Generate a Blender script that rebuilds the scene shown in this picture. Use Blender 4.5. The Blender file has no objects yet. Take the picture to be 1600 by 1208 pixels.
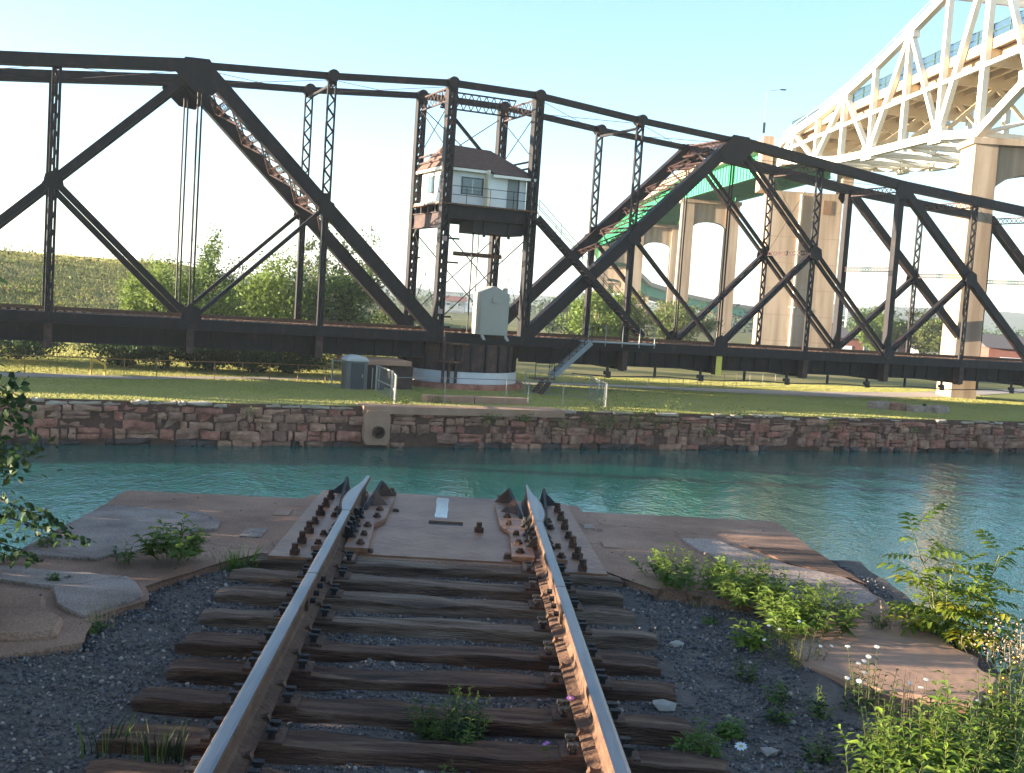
import bpy, bmesh, math, random
import numpy as np
from mathutils import Vector, Matrix, noise
random.seed(7); rng = np.random.default_rng(7)
sc = bpy.context.scene
R_ = math.radians
# ------------------------------------------------------------------ camera
EYE = 1.735
cd = bpy.data.cameras.new('camera'); cam = bpy.data.objects.new('camera', cd); sc.collection.objects.link(cam)
cd.sensor_width = 36; cd.lens = 36*1775.7/1600; cd.clip_start = .05; cd.clip_end = 9000
_p, _r = .0765, .0669
_f = Vector((0, math.cos(_p), -math.sin(_p))); _x = Vector((1, 0, 0)); _u = _x.cross(_f)
_x2 = math.cos(_r)*_x + math.sin(_r)*_u; _u2 = -math.sin(_r)*_x + math.cos(_r)*_u
m3 = Matrix((_x2, _u2, -_f)).transposed()
cam.matrix_world = Matrix.Translation((0, 0, EYE)) @ m3.to_4x4()
sc.camera = cam
# ------------------------------------------------------------------ light
SUN_EL, SUN_AZ = 7.0, 184.0           # azimuth counted from +X towards +Y
sd = Vector((math.cos(R_(SUN_AZ))*math.cos(R_(SUN_EL)), math.sin(R_(SUN_AZ))*math.cos(R_(SUN_EL)), math.sin(R_(SUN_EL))))
wd = bpy.data.worlds.new('World'); sc.world = wd; wd.use_nodes = True
wn = wd.node_tree.nodes; wl = wd.node_tree.links
sky = wn.new('ShaderNodeTexSky'); sky.sky_type = 'NISHITA'; sky.sun_disc = False
sky.sun_elevation = R_(SUN_EL); sky.sun_rotation = R_(90-SUN_AZ)
sky.air_density = .9; sky.dust_density = .6; sky.ozone_density = 2.6
wl.new(sky.outputs[0], wn['Background'].inputs[0]); wn['Background'].inputs[1].default_value = .084
ld = bpy.data.lights.new('sun', 'SUN'); sun = bpy.data.objects.new('sun', ld); sc.collection.objects.link(sun)
ld.energy = 5.0; ld.angle = R_(.5); ld.color = (1, .86, .66)
sun.rotation_euler = sd.to_track_quat('Z', 'Y').to_euler()
vs = sc.view_settings; vs.view_transform = 'Standard'; vs.look = 'None'; vs.gamma = 1; vs.use_curve_mapping = False; vs.exposure = 2.80
# ------------------------------------------------------------------ materials
MATS = {}
def mat(name, cols, scale=4, rough=.7, bump=0, bscale=None, metal=0, coord='Object', stretch=(1, 1, 1), detail=6, spec=.5, mid=.5, wid=.22, trans=0, speck=None, cracks=None, streak=None):
    """noise-mixed colours: cols = list of 1 to 3 colours"""
    m = bpy.data.materials.new(name); m.use_nodes = True; nt = m.node_tree; b = nt.nodes['Principled BSDF']
    b.inputs['Roughness'].default_value = rough; b.inputs['Metallic'].default_value = metal
    b.inputs['Specular IOR Level'].default_value = spec
    tc = nt.nodes.new('ShaderNodeTexCoord'); mp = nt.nodes.new('ShaderNodeMapping'); mp.inputs['Scale'].default_value = stretch
    nt.links.new(tc.outputs[coord], mp.inputs[0])
    if len(cols) > 1:
        n = nt.nodes.new('ShaderNodeTexNoise'); n.inputs['Scale'].default_value = scale; n.inputs['Detail'].default_value = detail; n.inputs['Roughness'].default_value = .65
        nt.links.new(mp.outputs[0], n.inputs['Vector'])
        r = nt.nodes.new('ShaderNodeValToRGB'); nt.links.new(n.outputs[0], r.inputs[0])
        ps = [mid] if len(cols) == 1 else [mid-wid + 2*wid*i/(len(cols)-1) for i in range(len(cols))]
        e = r.color_ramp.elements
        e[0].position = ps[0]; e[0].color = (*cols[0], 1); e[1].position = ps[-1]; e[1].color = (*cols[-1], 1)
        for c, q in zip(cols[1:-1], ps[1:-1]):
            k = e.new(q); k.color = (*c, 1)
        out = r.outputs[0]
        def mul(src, fac_node, lo, hi, c0, c1):
            rr = nt.nodes.new('ShaderNodeValToRGB'); rr.color_ramp.elements[0].position = lo; rr.color_ramp.elements[1].position = hi
            rr.color_ramp.elements[0].color = (*c0, 1); rr.color_ramp.elements[1].color = (*c1, 1); nt.links.new(fac_node, rr.inputs[0])
            mm = nt.nodes.new('ShaderNodeMix'); mm.data_type = 'RGBA'; mm.blend_type = 'MULTIPLY'; mm.inputs[0].default_value = 1
            nt.links.new(src, mm.inputs[6]); nt.links.new(rr.outputs[0], mm.inputs[7]); return mm.outputs[2]
        if speck:       # (scale, dark, light): aggregate, pitting
            k = nt.nodes.new('ShaderNodeTexNoise'); k.inputs['Scale'].default_value = speck[0]; k.inputs['Detail'].default_value = 3; nt.links.new(tc.outputs[coord], k.inputs['Vector'])
            out = mul(out, k.outputs[0], .36, .64, (speck[1],)*3, (speck[2],)*3)
        if streak:      # (scale, colour): stains running down
            sp_ = nt.nodes.new('ShaderNodeMapping'); sp_.inputs['Scale'].default_value = (1, 1, .06); nt.links.new(tc.outputs[coord], sp_.inputs[0])
            k = nt.nodes.new('ShaderNodeTexNoise'); k.inputs['Scale'].default_value = streak[0]; k.inputs['Detail'].default_value = 5; nt.links.new(sp_.outputs[0], k.inputs['Vector'])
            out = mul(out, k.outputs[0], .40, .62, streak[1], (1.08, 1.08, 1.08))
        if cracks:      # (scale, width): wandering cracks
            wn_ = nt.nodes.new('ShaderNodeTexNoise'); wn_.inputs['Scale'].default_value = cracks[0]*2.5; wn_.inputs['Detail'].default_value = 4; nt.links.new(tc.outputs[coord], wn_.inputs['Vector'])
            va = nt.nodes.new('ShaderNodeVectorMath'); va.operation = 'MULTIPLY_ADD'; va.inputs[1].default_value = (.5/cracks[0],)*3; nt.links.new(wn_.outputs['Color'], va.inputs[0]); nt.links.new(tc.outputs[coord], va.inputs[2])
            vo = nt.nodes.new('ShaderNodeTexVoronoi'); vo.feature = 'DISTANCE_TO_EDGE'; vo.inputs['Scale'].default_value = cracks[0]; nt.links.new(va.outputs[0], vo.inputs['Vector'])
            out = mul(out, vo.outputs['Distance'], cracks[1]*.4, cracks[1], (.5, .46, .44), (1, 1, 1))
        nt.links.new(out, b.inputs['Base Color'])
    else: b.inputs['Base Color'].default_value = (*cols[0], 1)
    if bump:
        n2 = nt.nodes.new('ShaderNodeTexNoise'); n2.inputs['Scale'].default_value = bscale or scale*4; n2.inputs['Detail'].default_value = 5
        nt.links.new(mp.outputs[0], n2.inputs['Vector'])
        bp = nt.nodes.new('ShaderNodeBump'); bp.inputs['Strength'].default_value = bump; bp.inputs['Distance'].default_value = .05
        nt.links.new(n2.outputs[0], bp.inputs['Height']); nt.links.new(bp.outputs[0], b.inputs['Normal'])
    if trans:
        tr = nt.nodes.new('ShaderNodeBsdfTranslucent'); mx = nt.nodes.new('ShaderNodeMixShader'); mx.inputs[0].default_value = trans
        src = b.inputs['Base Color'].links[0].from_socket if b.inputs['Base Color'].is_linked else None
        if src: nt.links.new(src, tr.inputs[0])
        else: tr.inputs[0].default_value = (*cols[0], 1)
        nt.links.new(b.outputs[0], mx.inputs[1]); nt.links.new(tr.outputs[0], mx.inputs[2])
        nt.links.new(mx.outputs[0], nt.nodes['Material Output'].inputs[0])
    MATS[name] = m; return m
M = MATS
mat('bridge_steel', [(.0065, .0042, .0055), (.012, .0065, .0075), (.055, .020, .014)], 1.3, .6, .35, 18, mid=.57, wid=.17, spec=.3, detail=9, streak=(3, (.55, .5, .5)))
mat('bridge_steel_rusty', [(.016, .009, .009), (.040, .017, .013), (.10, .042, .028)], 2.2, .75, .3, 14)
mat('stair_grey', [(.16, .19, .20), (.22, .25, .26)], 3, .6)
mat('sandstone_wet', [(.018, .010, .008), (.05, .026, .02)], 2, .5, .8, 8)
mat('weathered_teal_steel', [(.008, .017, .017), (.014, .012, .013)], 1.5, .5, .1, spec=.4)
mat('white_paint', [(.74, .70, .60), (.82, .79, .70)], .4, .5)
mat('cream_paint', [(.60, .45, .27), (.68, .53, .34)], .5, .6)
mat('girder_green', [(.05, .34, .17), (.06, .40, .21)], .6, .5)
mat('railing_teal', [(.022, .062, .044)], 1, .6)
mat('pier_concrete', [(.34, .255, .18), (.41, .315, .23), (.30, .22, .155)], .35, .9, .15, 4, stretch=(1, 1, .25), streak=(1.1, (.72, .68, .64)))
mat('deck_concrete', [(.46, .34, .22), (.40, .29, .185)], .5, .9)
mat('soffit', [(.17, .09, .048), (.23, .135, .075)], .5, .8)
mat('pad_concrete', [(.16, .076, .042), (.275, .145, .085), (.37, .21, .13)], 1.1, .95, .10, 40, detail=9, wid=.17, speck=(70, .72, 1.25), cracks=(.42, .0045))
mat('grey_concrete', [(.18, .122, .092), (.275, .195, .152), (.36, .27, .215)], 2.2, .95, .12, 40, detail=9, wid=.17, speck=(85, .68, 1.3), cracks=(.6, .005))
mat('far_concrete', [(.30, .160, .095), (.40, .235, .15)], 1.3, .9, .2)
mat('sandstone_red', [(.13, .042, .026), (.33, .125, .078), (.50, .23, .15)], 1.7, .95, 1, 6, detail=8)
mat('sandstone_buff', [(.13, .055, .034), (.35, .175, .105), (.54, .31, .20)], 1.6, .95, 1, 6, detail=8)
mat('sandstone_grey', [(.11, .050, .034), (.25, .125, .080), (.38, .215, .145)], 1.9, .95, 1, 6, detail=8)
mat('wall_mortar', [(.06, .026, .017), (.15, .070, .045)], 5, 1, .8)
mat('coping', [(.22, .16, .11), (.36, .28, .20), (.48, .40, .31)], 1.1, .9, .4)
mat('lawn', [(.21, .235, .058), (.27, .27, .08), (.34, .31, .115)], .16, .95, .5, 6, detail=10, spec=.1)
mat('meadow', [(.085, .095, .026), (.16, .150, .052), (.27, .215, .10)], .10, .95, .8, 1.2, detail=12, spec=.1)
mat('path_gravel', [(.34, .27, .22), (.42, .34, .28)], 1.2, .95, .3)
mat('ballast', [(.090, .070, .056), (.145, .115, .096), (.215, .172, .137)], 5, .95, .8, 60, spec=.2)
mat('ballast_stone', [(.125, .103, .094), (.195, .164, .146)], 3, .9, .2, spec=.3)
mat('ballast_stone_pale', [(.30, .24, .19), (.42, .35, .28)], 5, .9, .2)
mat('ballast_stone_dark', [(.050, .046, .048), (.085, .077, .077)], 5, .85, .2)
mat('tie_wood', [(.030, .011, .005), (.15, .066, .033), (.33, .19, .11)], 3.2, .9, 1, 30, wid=.16, stretch=(.35, 5, 5), detail=10)
mat('tie_wood_grey', [(.075, .036, .020), (.25, .15, .092), (.42, .30, .205)], 3.2, .9, 1, 30, wid=.16, stretch=(.35, 5, 5), detail=10)
mat('rail_top', [(.14, .135, .14), (.23, .225, .23)], 3, .36, .04, 30, metal=1, stretch=(9, .6, 1))
mat('rail_side', [(.045, .021, .011), (.10, .048, .024), (.155, .082, .046)], 6, .85, .35, 40)
mat('rusty_plate', [(.14, .054, .024), (.27, .125, .062), (.35, .185, .10)], 2.2, .5, .2, 18, metal=.2, detail=8)
mat('glint_steel', [(.42, .44, .46)], 1, .10, metal=1)  # mirror finish, only for the glint strip on the deck plate
mat('rusty_iron', [(.034, .017, .010), (.085, .039, .021), (.15, .068, .032)], 9, .8, .4, 50)
mat('dark_iron', [(.010, .008, .0075), (.024, .017, .014)], 12, .7, .3, 60)
mat('cabin_white', [(.72, .72, .70), (.80, .80, .78)], 1.2, .6)
mat('cabin_cream', [(.74, .66, .48), (.80, .74, .58)], 1.2, .6)
mat('roof_shingle', [(.085, .046, .035), (.145, .082, .06)], 3, .9, .4, 20, stretch=(1, 1, 3))
mat('window_glass', [(.05, .07, .08)], 1, .06, spec=.9)
mat('door_grey', [(.16, .19, .19), (.20, .23, .22)], 2, .6)
mat('dark_frame', [(.03, .04, .045)], 1, .5)
mat('cabinet_grey', [(.27, .255, .215), (.32, .305, .26)], .8, .5, .05, 5)
mat('drum_white', [(.52, .52, .51), (.66, .65, .63)], 1.5, .7)
mat('galv_post', [(.20, .20, .18), (.28, .27, .24)], 2, .5)
mat('fence_orange', [(.22, .12, .035), (.28, .16, .06)], 2, .7)
mat('yellow_paint', [(.72, .42, .04), (.78, .50, .06)], 2, .55)
mat('sign_yellow', [(.62, .52, .06), (.70, .58, .10)], 3, .5)
mat('wire_mesh', [(.16, .17, .16)], 2, .6)
mat('toilet_grey', [(.095, .095, .088), (.13, .13, .12)], 1, .5)
mat('toilet_roof', [(.40, .41, .39)], 1, .5)
mat('brick_red', [(.17, .062, .046), (.22, .085, .065)], 2, .9)
mat('dark_roof', [(.07, .06, .06), (.11, .09, .085)], 2, .9)
mat('white_wall', [(.70, .69, .66)], 1, .8)
mat('blue_white', [(.60, .68, .76)], 1, .6)
mat('grey_wall', [(.42, .42, .42)], 1, .8)
mat('bark', [(.05, .035, .025), (.11, .08, .06)], 4, .95, .6, stretch=(1, 1, .2))
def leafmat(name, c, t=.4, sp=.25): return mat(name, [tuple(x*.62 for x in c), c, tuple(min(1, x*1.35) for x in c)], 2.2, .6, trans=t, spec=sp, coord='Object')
leafmat('leaf_mid', (.13, .185, .040)); leafmat('leaf_dark', (.045, .080, .024)); leafmat('leaf_bright', (.15, .21, .034))
leafmat('leaf_olive', (.115, .115, .040)); leafmat('leaf_pine', (.035, .065, .026)); leafmat('leaf_gold', (.30, .24, .03))
leafmat('leaf_far', (.060, .088, .045)); leafmat('leaf_ash', (.15, .21, .028), .5); leafmat('leaf_yellow', (.38, .36, .035), .5)
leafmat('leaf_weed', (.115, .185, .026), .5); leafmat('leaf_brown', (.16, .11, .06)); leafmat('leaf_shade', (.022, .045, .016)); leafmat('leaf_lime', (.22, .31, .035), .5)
mat('stem_green', [(.09, .10, .03), (.14, .13, .05)], 6, .7); mat('stem_straw', [(.30, .22, .11), (.38, .29, .16)], 6, .8)
mat('petal_white', [(.80, .80, .76)], 3, .6, trans=.2); mat('petal_yellow', [(.75, .48, .02)], 3, .6); mat('petal_purple', [(.32, .12, .42)], 3, .6); mat('petal_pink', [(.30, .20, .17), (.42, .30, .25)], 6, .8)
mat('ridge_wood', [(.018, .034, .016), (.035, .055, .024), (.06, .075, .035)], .02, 1, spec=.05)
# water
m = mat('canal_water', [(.001, .060, .050), (.004, .100, .085)], .05, .07, spec=.5); nt = m.node_tree; b = nt.nodes['Principled BSDF']
b.inputs['IOR'].default_value = 1.33
geo = nt.nodes.new('ShaderNodeNewGeometry')
def wv(sc_, st, rot):
    mp = nt.nodes.new('ShaderNodeMapping'); mp.inputs['Scale'].default_value = st; mp.inputs['Rotation'].default_value[2] = rot
    nt.links.new(geo.outputs['Position'], mp.inputs[0])
    n = nt.nodes.new('ShaderNodeTexNoise'); n.inputs['Scale'].default_value = sc_; n.inputs['Detail'].default_value = 3.5; n.inputs['Roughness'].default_value = .55
    nt.links.new(mp.outputs[0], n.inputs['Vector']); return n
n1 = wv(4.6, (1, .6, 1), .2); n2 = wv(.9, (1, .5, 1), -.3)
mx = nt.nodes.new('ShaderNodeMath'); mx.operation = 'MULTIPLY_ADD'; mx.inputs[1].default_value = 2.2
nt.links.new(n2.outputs[0], mx.inputs[0]); nt.links.new(n1.outputs[0], mx.inputs[2])
bp = nt.nodes.new('ShaderNodeBump'); bp.inputs['Strength'].default_value = .42; bp.inputs['Distance'].default_value = .10
n3 = wv(.045, (1, .45, 1), .5); n3.inputs['Detail'].default_value = 4
mr = nt.nodes.new('ShaderNodeMapRange'); mr.inputs[1].default_value = .38; mr.inputs[2].default_value = .62; mr.inputs[3].default_value = .16; mr.inputs[4].default_value = .52
nt.links.new(n3.outputs[0], mr.inputs[0]); nt.links.new(mr.outputs[0], bp.inputs['Strength'])
nt.links.new(mx.outputs[0], bp.inputs['Height']); nt.links.new(bp.outputs[0], b.inputs['Normal'])
# ------------------------------------------------------------------ mesh helpers
COL = sc.collection
class MB:
    def __init__(s): s.v = []; s.f = []; s.mi = []
    def add(s, vs_, fs, mi=0):
        o = len(s.v); s.v.extend([tuple(x) for x in vs_]); s.f.extend([tuple(i+o for i in f) for f in fs]); s.mi.extend([mi]*len(fs)); return s
    def hexa(s, p, mi=0):      # 8 points: bottom ring 0-3, top ring 4-7
        return s.add(p, [(3, 2, 1, 0), (4, 5, 6, 7), (0, 1, 5, 4), (1, 2, 6, 5), (2, 3, 7, 6), (3, 0, 4, 7)], mi)
    def box(s, x0, x1, y0, y1, z0, z1, T=None, mi=0):
        p = [(x0, y0, z0), (x1, y0, z0), (x1, y1, z0), (x0, y1, z0), (x0, y0, z1), (x1, y0, z1), (x1, y1, z1), (x0, y1, z1)]
        return s.hexa([T(*q) for q in p] if T else p, mi)
    def beam(s, p, q, w, h, side=None, mi=0):   # w along side vector, h along the other normal
        p, q = Vector(p), Vector(q); d = (q-p).normalized()
        sv = Vector(side) if side is not None else (Vector((0, 0, 1)).cross(d) if abs(d.z) < .95 else Vector((1, 0, 0)))
        sv = (sv - d*sv.dot(d)).normalized(); up = d.cross(sv)
        a, c = sv*w/2, up*h/2
        return s.hexa([p-a-c, p+a-c, q+a-c, q-a-c, p-a+c, p+a+c, q+a+c, q-a+c], mi)
    def tube(s, pts, r, n=6, mi=0, cap=True):
        pts = [Vector(p) for p in pts]; rs = r if isinstance(r, (list, tuple)) else [r]*len(pts); o = len(s.v); ref = None
        for i, p in enumerate(pts):
            d = (pts[min(i+1, len(pts)-1)] - pts[max(i-1, 0)]).normalized()
            if ref is None: ref = d.orthogonal().normalized()
            ref = (ref - d*ref.dot(d)).normalized(); b = d.cross(ref)
            for k in range(n):
                a = 2*math.pi*k/n; s.v.append(tuple(p + (ref*math.cos(a) + b*math.sin(a))*rs[i]))
        for i in range(len(pts)-1):
            for k in range(n):
                k2 = (k+1) % n; s.f.append((o+i*n+k, o+i*n+k2, o+(i+1)*n+k2, o+(i+1)*n+k)); s.mi.append(mi)
        if cap:
            s.f.append(tuple(o+k for k in range(n))[::-1]); s.mi.append(mi); e = o+(len(pts)-1)*n
            s.f.append(tuple(e+k for k in range(n))); s.mi.append(mi)
        return s
    def prism(s, pts, vec, mi=0):   # closed polygon swept along vec
        n = len(pts); vec = Vector(vec); a = [Vector(p) for p in pts]
        return s.add(a + [p+vec for p in a], [tuple(range(n))[::-1], tuple(range(n, 2*n))] + [(i, (i+1) % n, (i+1) % n + n, i+n) for i in range(n)], mi)
    def loft(s, rings, mi=0, close=True, cap=True):
        o = len(s.v); n = len(rings[0])
        for r in rings: s.v.extend([tuple(p) for p in r])
        for i in range(len(rings)-1):
            for k in range(n if close else n-1):
                k2 = (k+1) % n; s.f.append((o+i*n+k, o+i*n+k2, o+(i+1)*n+k2, o+(i+1)*n+k)); s.mi.append(mi)
        if cap:
            s.f.append(tuple(o+k for k in range(n))[::-1]); e = o+(len(rings)-1)*n; s.f.append(tuple(e+k for k in range(n))); s.mi += [mi, mi]
        return s
    def mesh(s, name, ms, smooth=False):
        me = bpy.data.meshes.new(name); me.from_pydata(s.v, [], s.f)
        for m_ in (ms if isinstance(ms, (list, tuple)) else [ms]): me.materials.append(M[m_])
        if len(set(s.mi)) > 1 or (s.mi and s.mi[0]): me.polygons.foreach_set('material_index', s.mi)
        if smooth: me.polygons.foreach_set('use_smooth', [True]*len(s.f))
        me.update(); return me
    def build(s, name, ms, parent=None, smooth=False, **kw):
        return put(name, s.mesh(name, ms, smooth), parent, **kw)
def put(name, me, parent=None, loc=None, rot=None, scale=None, **kw):
    o = bpy.data.objects.new(name, me); COL.objects.link(o)
    if parent is not None: o.parent = parent; o.matrix_parent_inverse = PINV(parent)
    if loc is not None: o.location = loc
    if rot is not None: o.rotation_euler = rot
    if scale is not None: o.scale = scale if isinstance(scale, (tuple, list)) else (scale,)*3
    for k, v in kw.items(): o[k] = v
    return o
def wm(o):
    l = Matrix.LocRotScale(o.location, o.rotation_euler, o.scale)
    return (wm(o.parent) @ o.matrix_parent_inverse @ l) if o.parent else l
def PINV(p): return wm(p).inverted()
def thing(name, label, cat, loc=(0, 0, 0), group=None):
    o = bpy.data.objects.new(name, None); COL.objects.link(o); o.location = loc; o.empty_display_size = .3
    o['label'] = label; o['category'] = cat
    if group: o['group'] = group
    return o
def tag(o, label, cat, group=None):
    o['label'] = label; o['category'] = cat
    if group: o['group'] = group
    return o
def npmesh(name, V, F, ms, mi=None, smooth=False):
    V = np.asarray(V, np.float32); F = np.asarray(F, np.int32); k = F.shape[1]
    me = bpy.data.meshes.new(name); me.vertices.add(len(V)); me.vertices.foreach_set('co', V.ravel())
    me.loops.add(F.size); me.loops.foreach_set('vertex_index', F.ravel()); me.polygons.add(len(F))
    me.polygons.foreach_set('loop_start', np.arange(0, F.size, k, dtype=np.int32)); me.polygons.foreach_set('loop_total', np.full(len(F), k, np.int32))
    for m_ in (ms if isinstance(ms, (list, tuple)) else [ms]): me.materials.append(M[m_])
    if mi is not None: me.polygons.foreach_set('material_index', np.asarray(mi, np.int32))
    if smooth: me.polygons.foreach_set('use_smooth', np.ones(len(F), bool))
    me.update(calc_edges=True); me.validate(); return me
def scatter_mesh(name, bv, bf, P, S, ms, mi=None, rot='any'):
    """copies of a small base mesh (bv, bf) at points P with sizes S, turned at random"""
    n = len(P); bv = np.asarray(bv, float); bf = np.asarray(bf, int)
    if rot == 'any':
        q = rng.normal(size=(n, 4)); q /= np.linalg.norm(q, axis=1)[:, None]; a, b_, c, d = q.T
        Rm = np.stack([np.stack([1-2*(c*c+d*d), 2*(b_*c-a*d), 2*(b_*d+a*c)], -1), np.stack([2*(b_*c+a*d), 1-2*(b_*b_+d*d), 2*(c*d-a*b_)], -1), np.stack([2*(b_*d-a*c), 2*(c*d+a*b_), 1-2*(b_*b_+c*c)], -1)], 1)
    else:
        t = rng.uniform(0, 2*np.pi, n); Rm = np.zeros((n, 3, 3)); Rm[:, 0, 0] = np.cos(t); Rm[:, 0, 1] = -np.sin(t); Rm[:, 1, 0] = np.sin(t); Rm[:, 1, 1] = np.cos(t); Rm[:, 2, 2] = 1
    S = np.asarray(S, float); S3 = S[:, None] if S.ndim == 1 else S
    V = np.einsum('nij,nkj->nki', Rm, bv[None]*np.broadcast_to(S3, (n, 3))[:, None, :]) + np.asarray(P)[:, None, :]
    F = bf[None] + (np.arange(n)*len(bv))[:, None, None]
    return npmesh(name, V.reshape(-1, 3), F.reshape(-1, bf.shape[1]), ms, None if mi is None else np.repeat(mi, len(bf)))
# the swing bridge's own axes: t along it, n away from the camera's bank
H = .4191; Lv = Vector((math.cos(H), math.sin(H), 0)); Nv = Vector((-math.sin(H), math.cos(H), 0)); O0 = Vector((-4.6108, 66.9628, 0))
def B(t, n, z): return O0 + Lv*t + Nv*n + Vector((0, 0, z))
# the track's axes: v sideways, s along it
TH = R_(2.75); Sv = Vector((-math.sin(TH), math.cos(TH), 0)); Vv = Vector((math.cos(TH), math.sin(TH), 0)); T0 = Vector((-.05, 0, 0))
def T(v, s, z): return T0 + Vv*v + Sv*s + Vector((0, 0, z))
def sm(a, b_, x):
    x = min(1, max(0, (x-a)/(b_-a))); return x*x*(3-2*x)
WATER = -5.67
def lawn_z(t, n):     # height of the far bank
    z = -3.76 + .03*noise.noise(Vector((t*.15, n*.15, 0)))
    z += .9*sm(25, 60, n)*sm(-60, 0, -t)
    fade = sm(6, -14, t-.10*n)
    z += fade*(5.9*sm(19, 66, n))
    z += fade*sm(20, 44, n)*.7*noise.noise(Vector((t*.06, n*.06, 3)))
    return z
def TP(l): return [tuple(T(v, s, 0))[:2] for v, s in l]
nose = TP([(-2.88, 7.2), (-2.86, 10.24), (-1.3, 10.34), (-1.28, 10.52), (1.28, 10.78), (1.30, 10.5), (3.16, 10.56), (3.15, 6.1), (2.55, 6.3), (2.3, 6.9), (2.1, 7.35), (1.5, 7.72), (1.25, 8.12), (-1.3, 8.12), (-1.50, 7.80)]) + [(-2.0, 7.52), (-2.22, 6.95), (-2.10, 6.66), (-2.27, 6.25), (-2.16, 5.80), (-2.5, 5.5), (-3.3, 5.35)]
def inpoly(x, y, poly):
    c = False; n = len(poly)
    for i in range(n):
        (x0, y0), (x1, y1) = poly[i], poly[i-1]
        if (y0 > y) != (y1 > y) and x < (x1-x0)*(y-y0)/(y1-y0)+x0: c = not c
    return c
# ------------------------------------------------------------------ setting: water, terrain
mb = MB(); mb.add([(-700, -150, WATER), (700, -150, WATER), (700, 520, WATER), (-700, 520, WATER)], [(0, 1, 2, 3)])
mb.build('canal_water', 'canal_water', kind='structure')
def grid(name, ms, us, vs_, fn, **kw):
    V = [fn(u, v) for v in vs_ for u in us]; nu = len(us)
    F = [(j*nu+i, j*nu+i+1, (j+1)*nu+i+1, (j+1)*nu+i) for j in range(len(vs_)-1) for i in range(nu-1)]
    return put(name, npmesh(name, V, F, ms, smooth=True), None, kind='structure', **kw)
def lin(a, b_, n): return [a+(b_-a)*i/(n-1) for i in range(n)]
nn = lin(-11.35, 40, 90) + lin(42, 130, 45) + [150, 200, 300, 500, 900, 2500]
tn = [-900, -500, -300, -200] + lin(-140, 160, 160) + [200, 300, 500, 900, 2500]
grid('far_bank_lawn', 'lawn', tn, [v for v in nn if v <= 14.6] , lambda t, n: B(t, n, lawn_z(t, n)))
grid('grassy_rise', 'meadow', tn, [v for v in nn if v >= 13.4], lambda t, n: B(t, n, lawn_z(t, n) - .02*(n < 14.4)))
# gravel path across the lawn
def path_sheet(name, pts, wd_):
    mb = MB(); ring = []
    P = []
    for i in range(len(pts)-1):
        for k in range(8): P.append((pts[i][0]+(pts[i+1][0]-pts[i][0])*k/8, pts[i][1]+(pts[i+1][1]-pts[i][1])*k/8, wd_[i]+(wd_[i+1]-wd_[i])*k/8))
    rows = []
    for t, n, w_ in P:
        j = .25*noise.noise(Vector((t*.4, n, 5)))
        rows.append([B(t, n + w_*(-.5+q/6)+j, lawn_z(t, n + w_*(-.5+q/6)+j)+.03) for q in range(7)])
    mb.loft(rows, close=False, cap=False); return mb.build(name, 'path_gravel', kind='structure', smooth=True)
PATH = [(-60, 2.6), (-38, .5), (-24, -.8), (-17, .1), (-8, 2.6), (2, 5), (14, 5.5), (24, 4.6), (32, 4.2), (44, 7), (60, 14), (90, 26)]; PW = [2.6, 2.6, 2.6, 1.6, 1.2, 1.2, 1.4, 3.0, 4.6, 4.0, 3, 3]
path_sheet('gravel_path', PATH, PW)
# the far wooded ridge
def ridge(name, D, a0, a1, hf, ms):
    us = lin(a0, a1, 420)
    def fn(a, k):
        h = hf(a); r_ = D*(1 + .25*k)
        p = Vector((math.sin(a)*r_, math.cos(a)*r_, 0)); z = -6 + (h+6)*math.sin(min(1, k)*math.pi/2)
        z += (1.8*noise.noise(Vector((a*240, k*9, 1))) + 1.3*noise.noise(Vector((a*620, k*22, 2)))) * min(1, k*3)
        return (p.x, p.y, z)
    return grid(name, ms, us, lin(0, 1, 14), fn)
ridge('wooded_hills', 1500, R_(-60), R_(60), lambda a: 10 + 20*sm(.05, .32, a) + 8*noise.noise(Vector((a*9, 0, 0))) + 7*noise.noise(Vector((a*26, 0, 4))), 'ridge_wood')
ridge('distant_hills', 4200, R_(-60), R_(60), lambda a: 34 + 22*sm(.1, .4, a) + 12*noise.noise(Vector((a*6, 0, 9))) + 6*noise.noise(Vector((a*22, 0, 7))), 'ridge_wood')
# near bank: ground sheet round the abutment
def near_z(x, y):
    q = Vector((x, y, 0)) - T0; v, s = q.dot(Vv), q.dot(Sv)
    z = -.252 + .03*noise.noise(Vector((x*1.3, y*1.3, 0))) + .02*noise.noise(Vector((x*4, y*4, 0)))
    z -= .014*sm(1.34, 1.2, abs(v))
    z += .03*sm(1.6, 2.3, abs(v)) - .14*sm(2.0, 2.6, v)*sm(6.6, 5.6, s)
    if inpoly(x, y, nose): z = min(z, -.36)
    return z
def near_bank():
    mb = MB(); xs = lin(-3.3, 2.95, 90); ys = lin(-3, 9.2, 120)
    V = [(x, y, near_z(x, y)) for y in ys for x in xs]; n = len(xs)
    F = [(j*n+i, j*n+i+1, (j+1)*n+i+1, (j+1)*n+i) for j in range(len(ys)-1) for i in range(n-1)]
    put('ballast_ground', npmesh('ballast_ground', V, F, 'ballast', smooth=True), kind='structure')
    # wider bank with masonry side down to the water
    out = [(-3.36, 6.6), (-9, 5.2), (-18, 1.2), (-40, -9), (-90, -32), (-90, -120), (90, -120), (90, 44), (40, 22.5), (14, 11), (6.5, 7.4), (3.0, 5.9)]
    mb = MB(); mb.prism([(x, y, -7) for x, y in out[::-1]][::-1], (0, 0, 6.45)); mb.build('near_bank', 'meadow', kind='structure')
near_bank()
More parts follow.
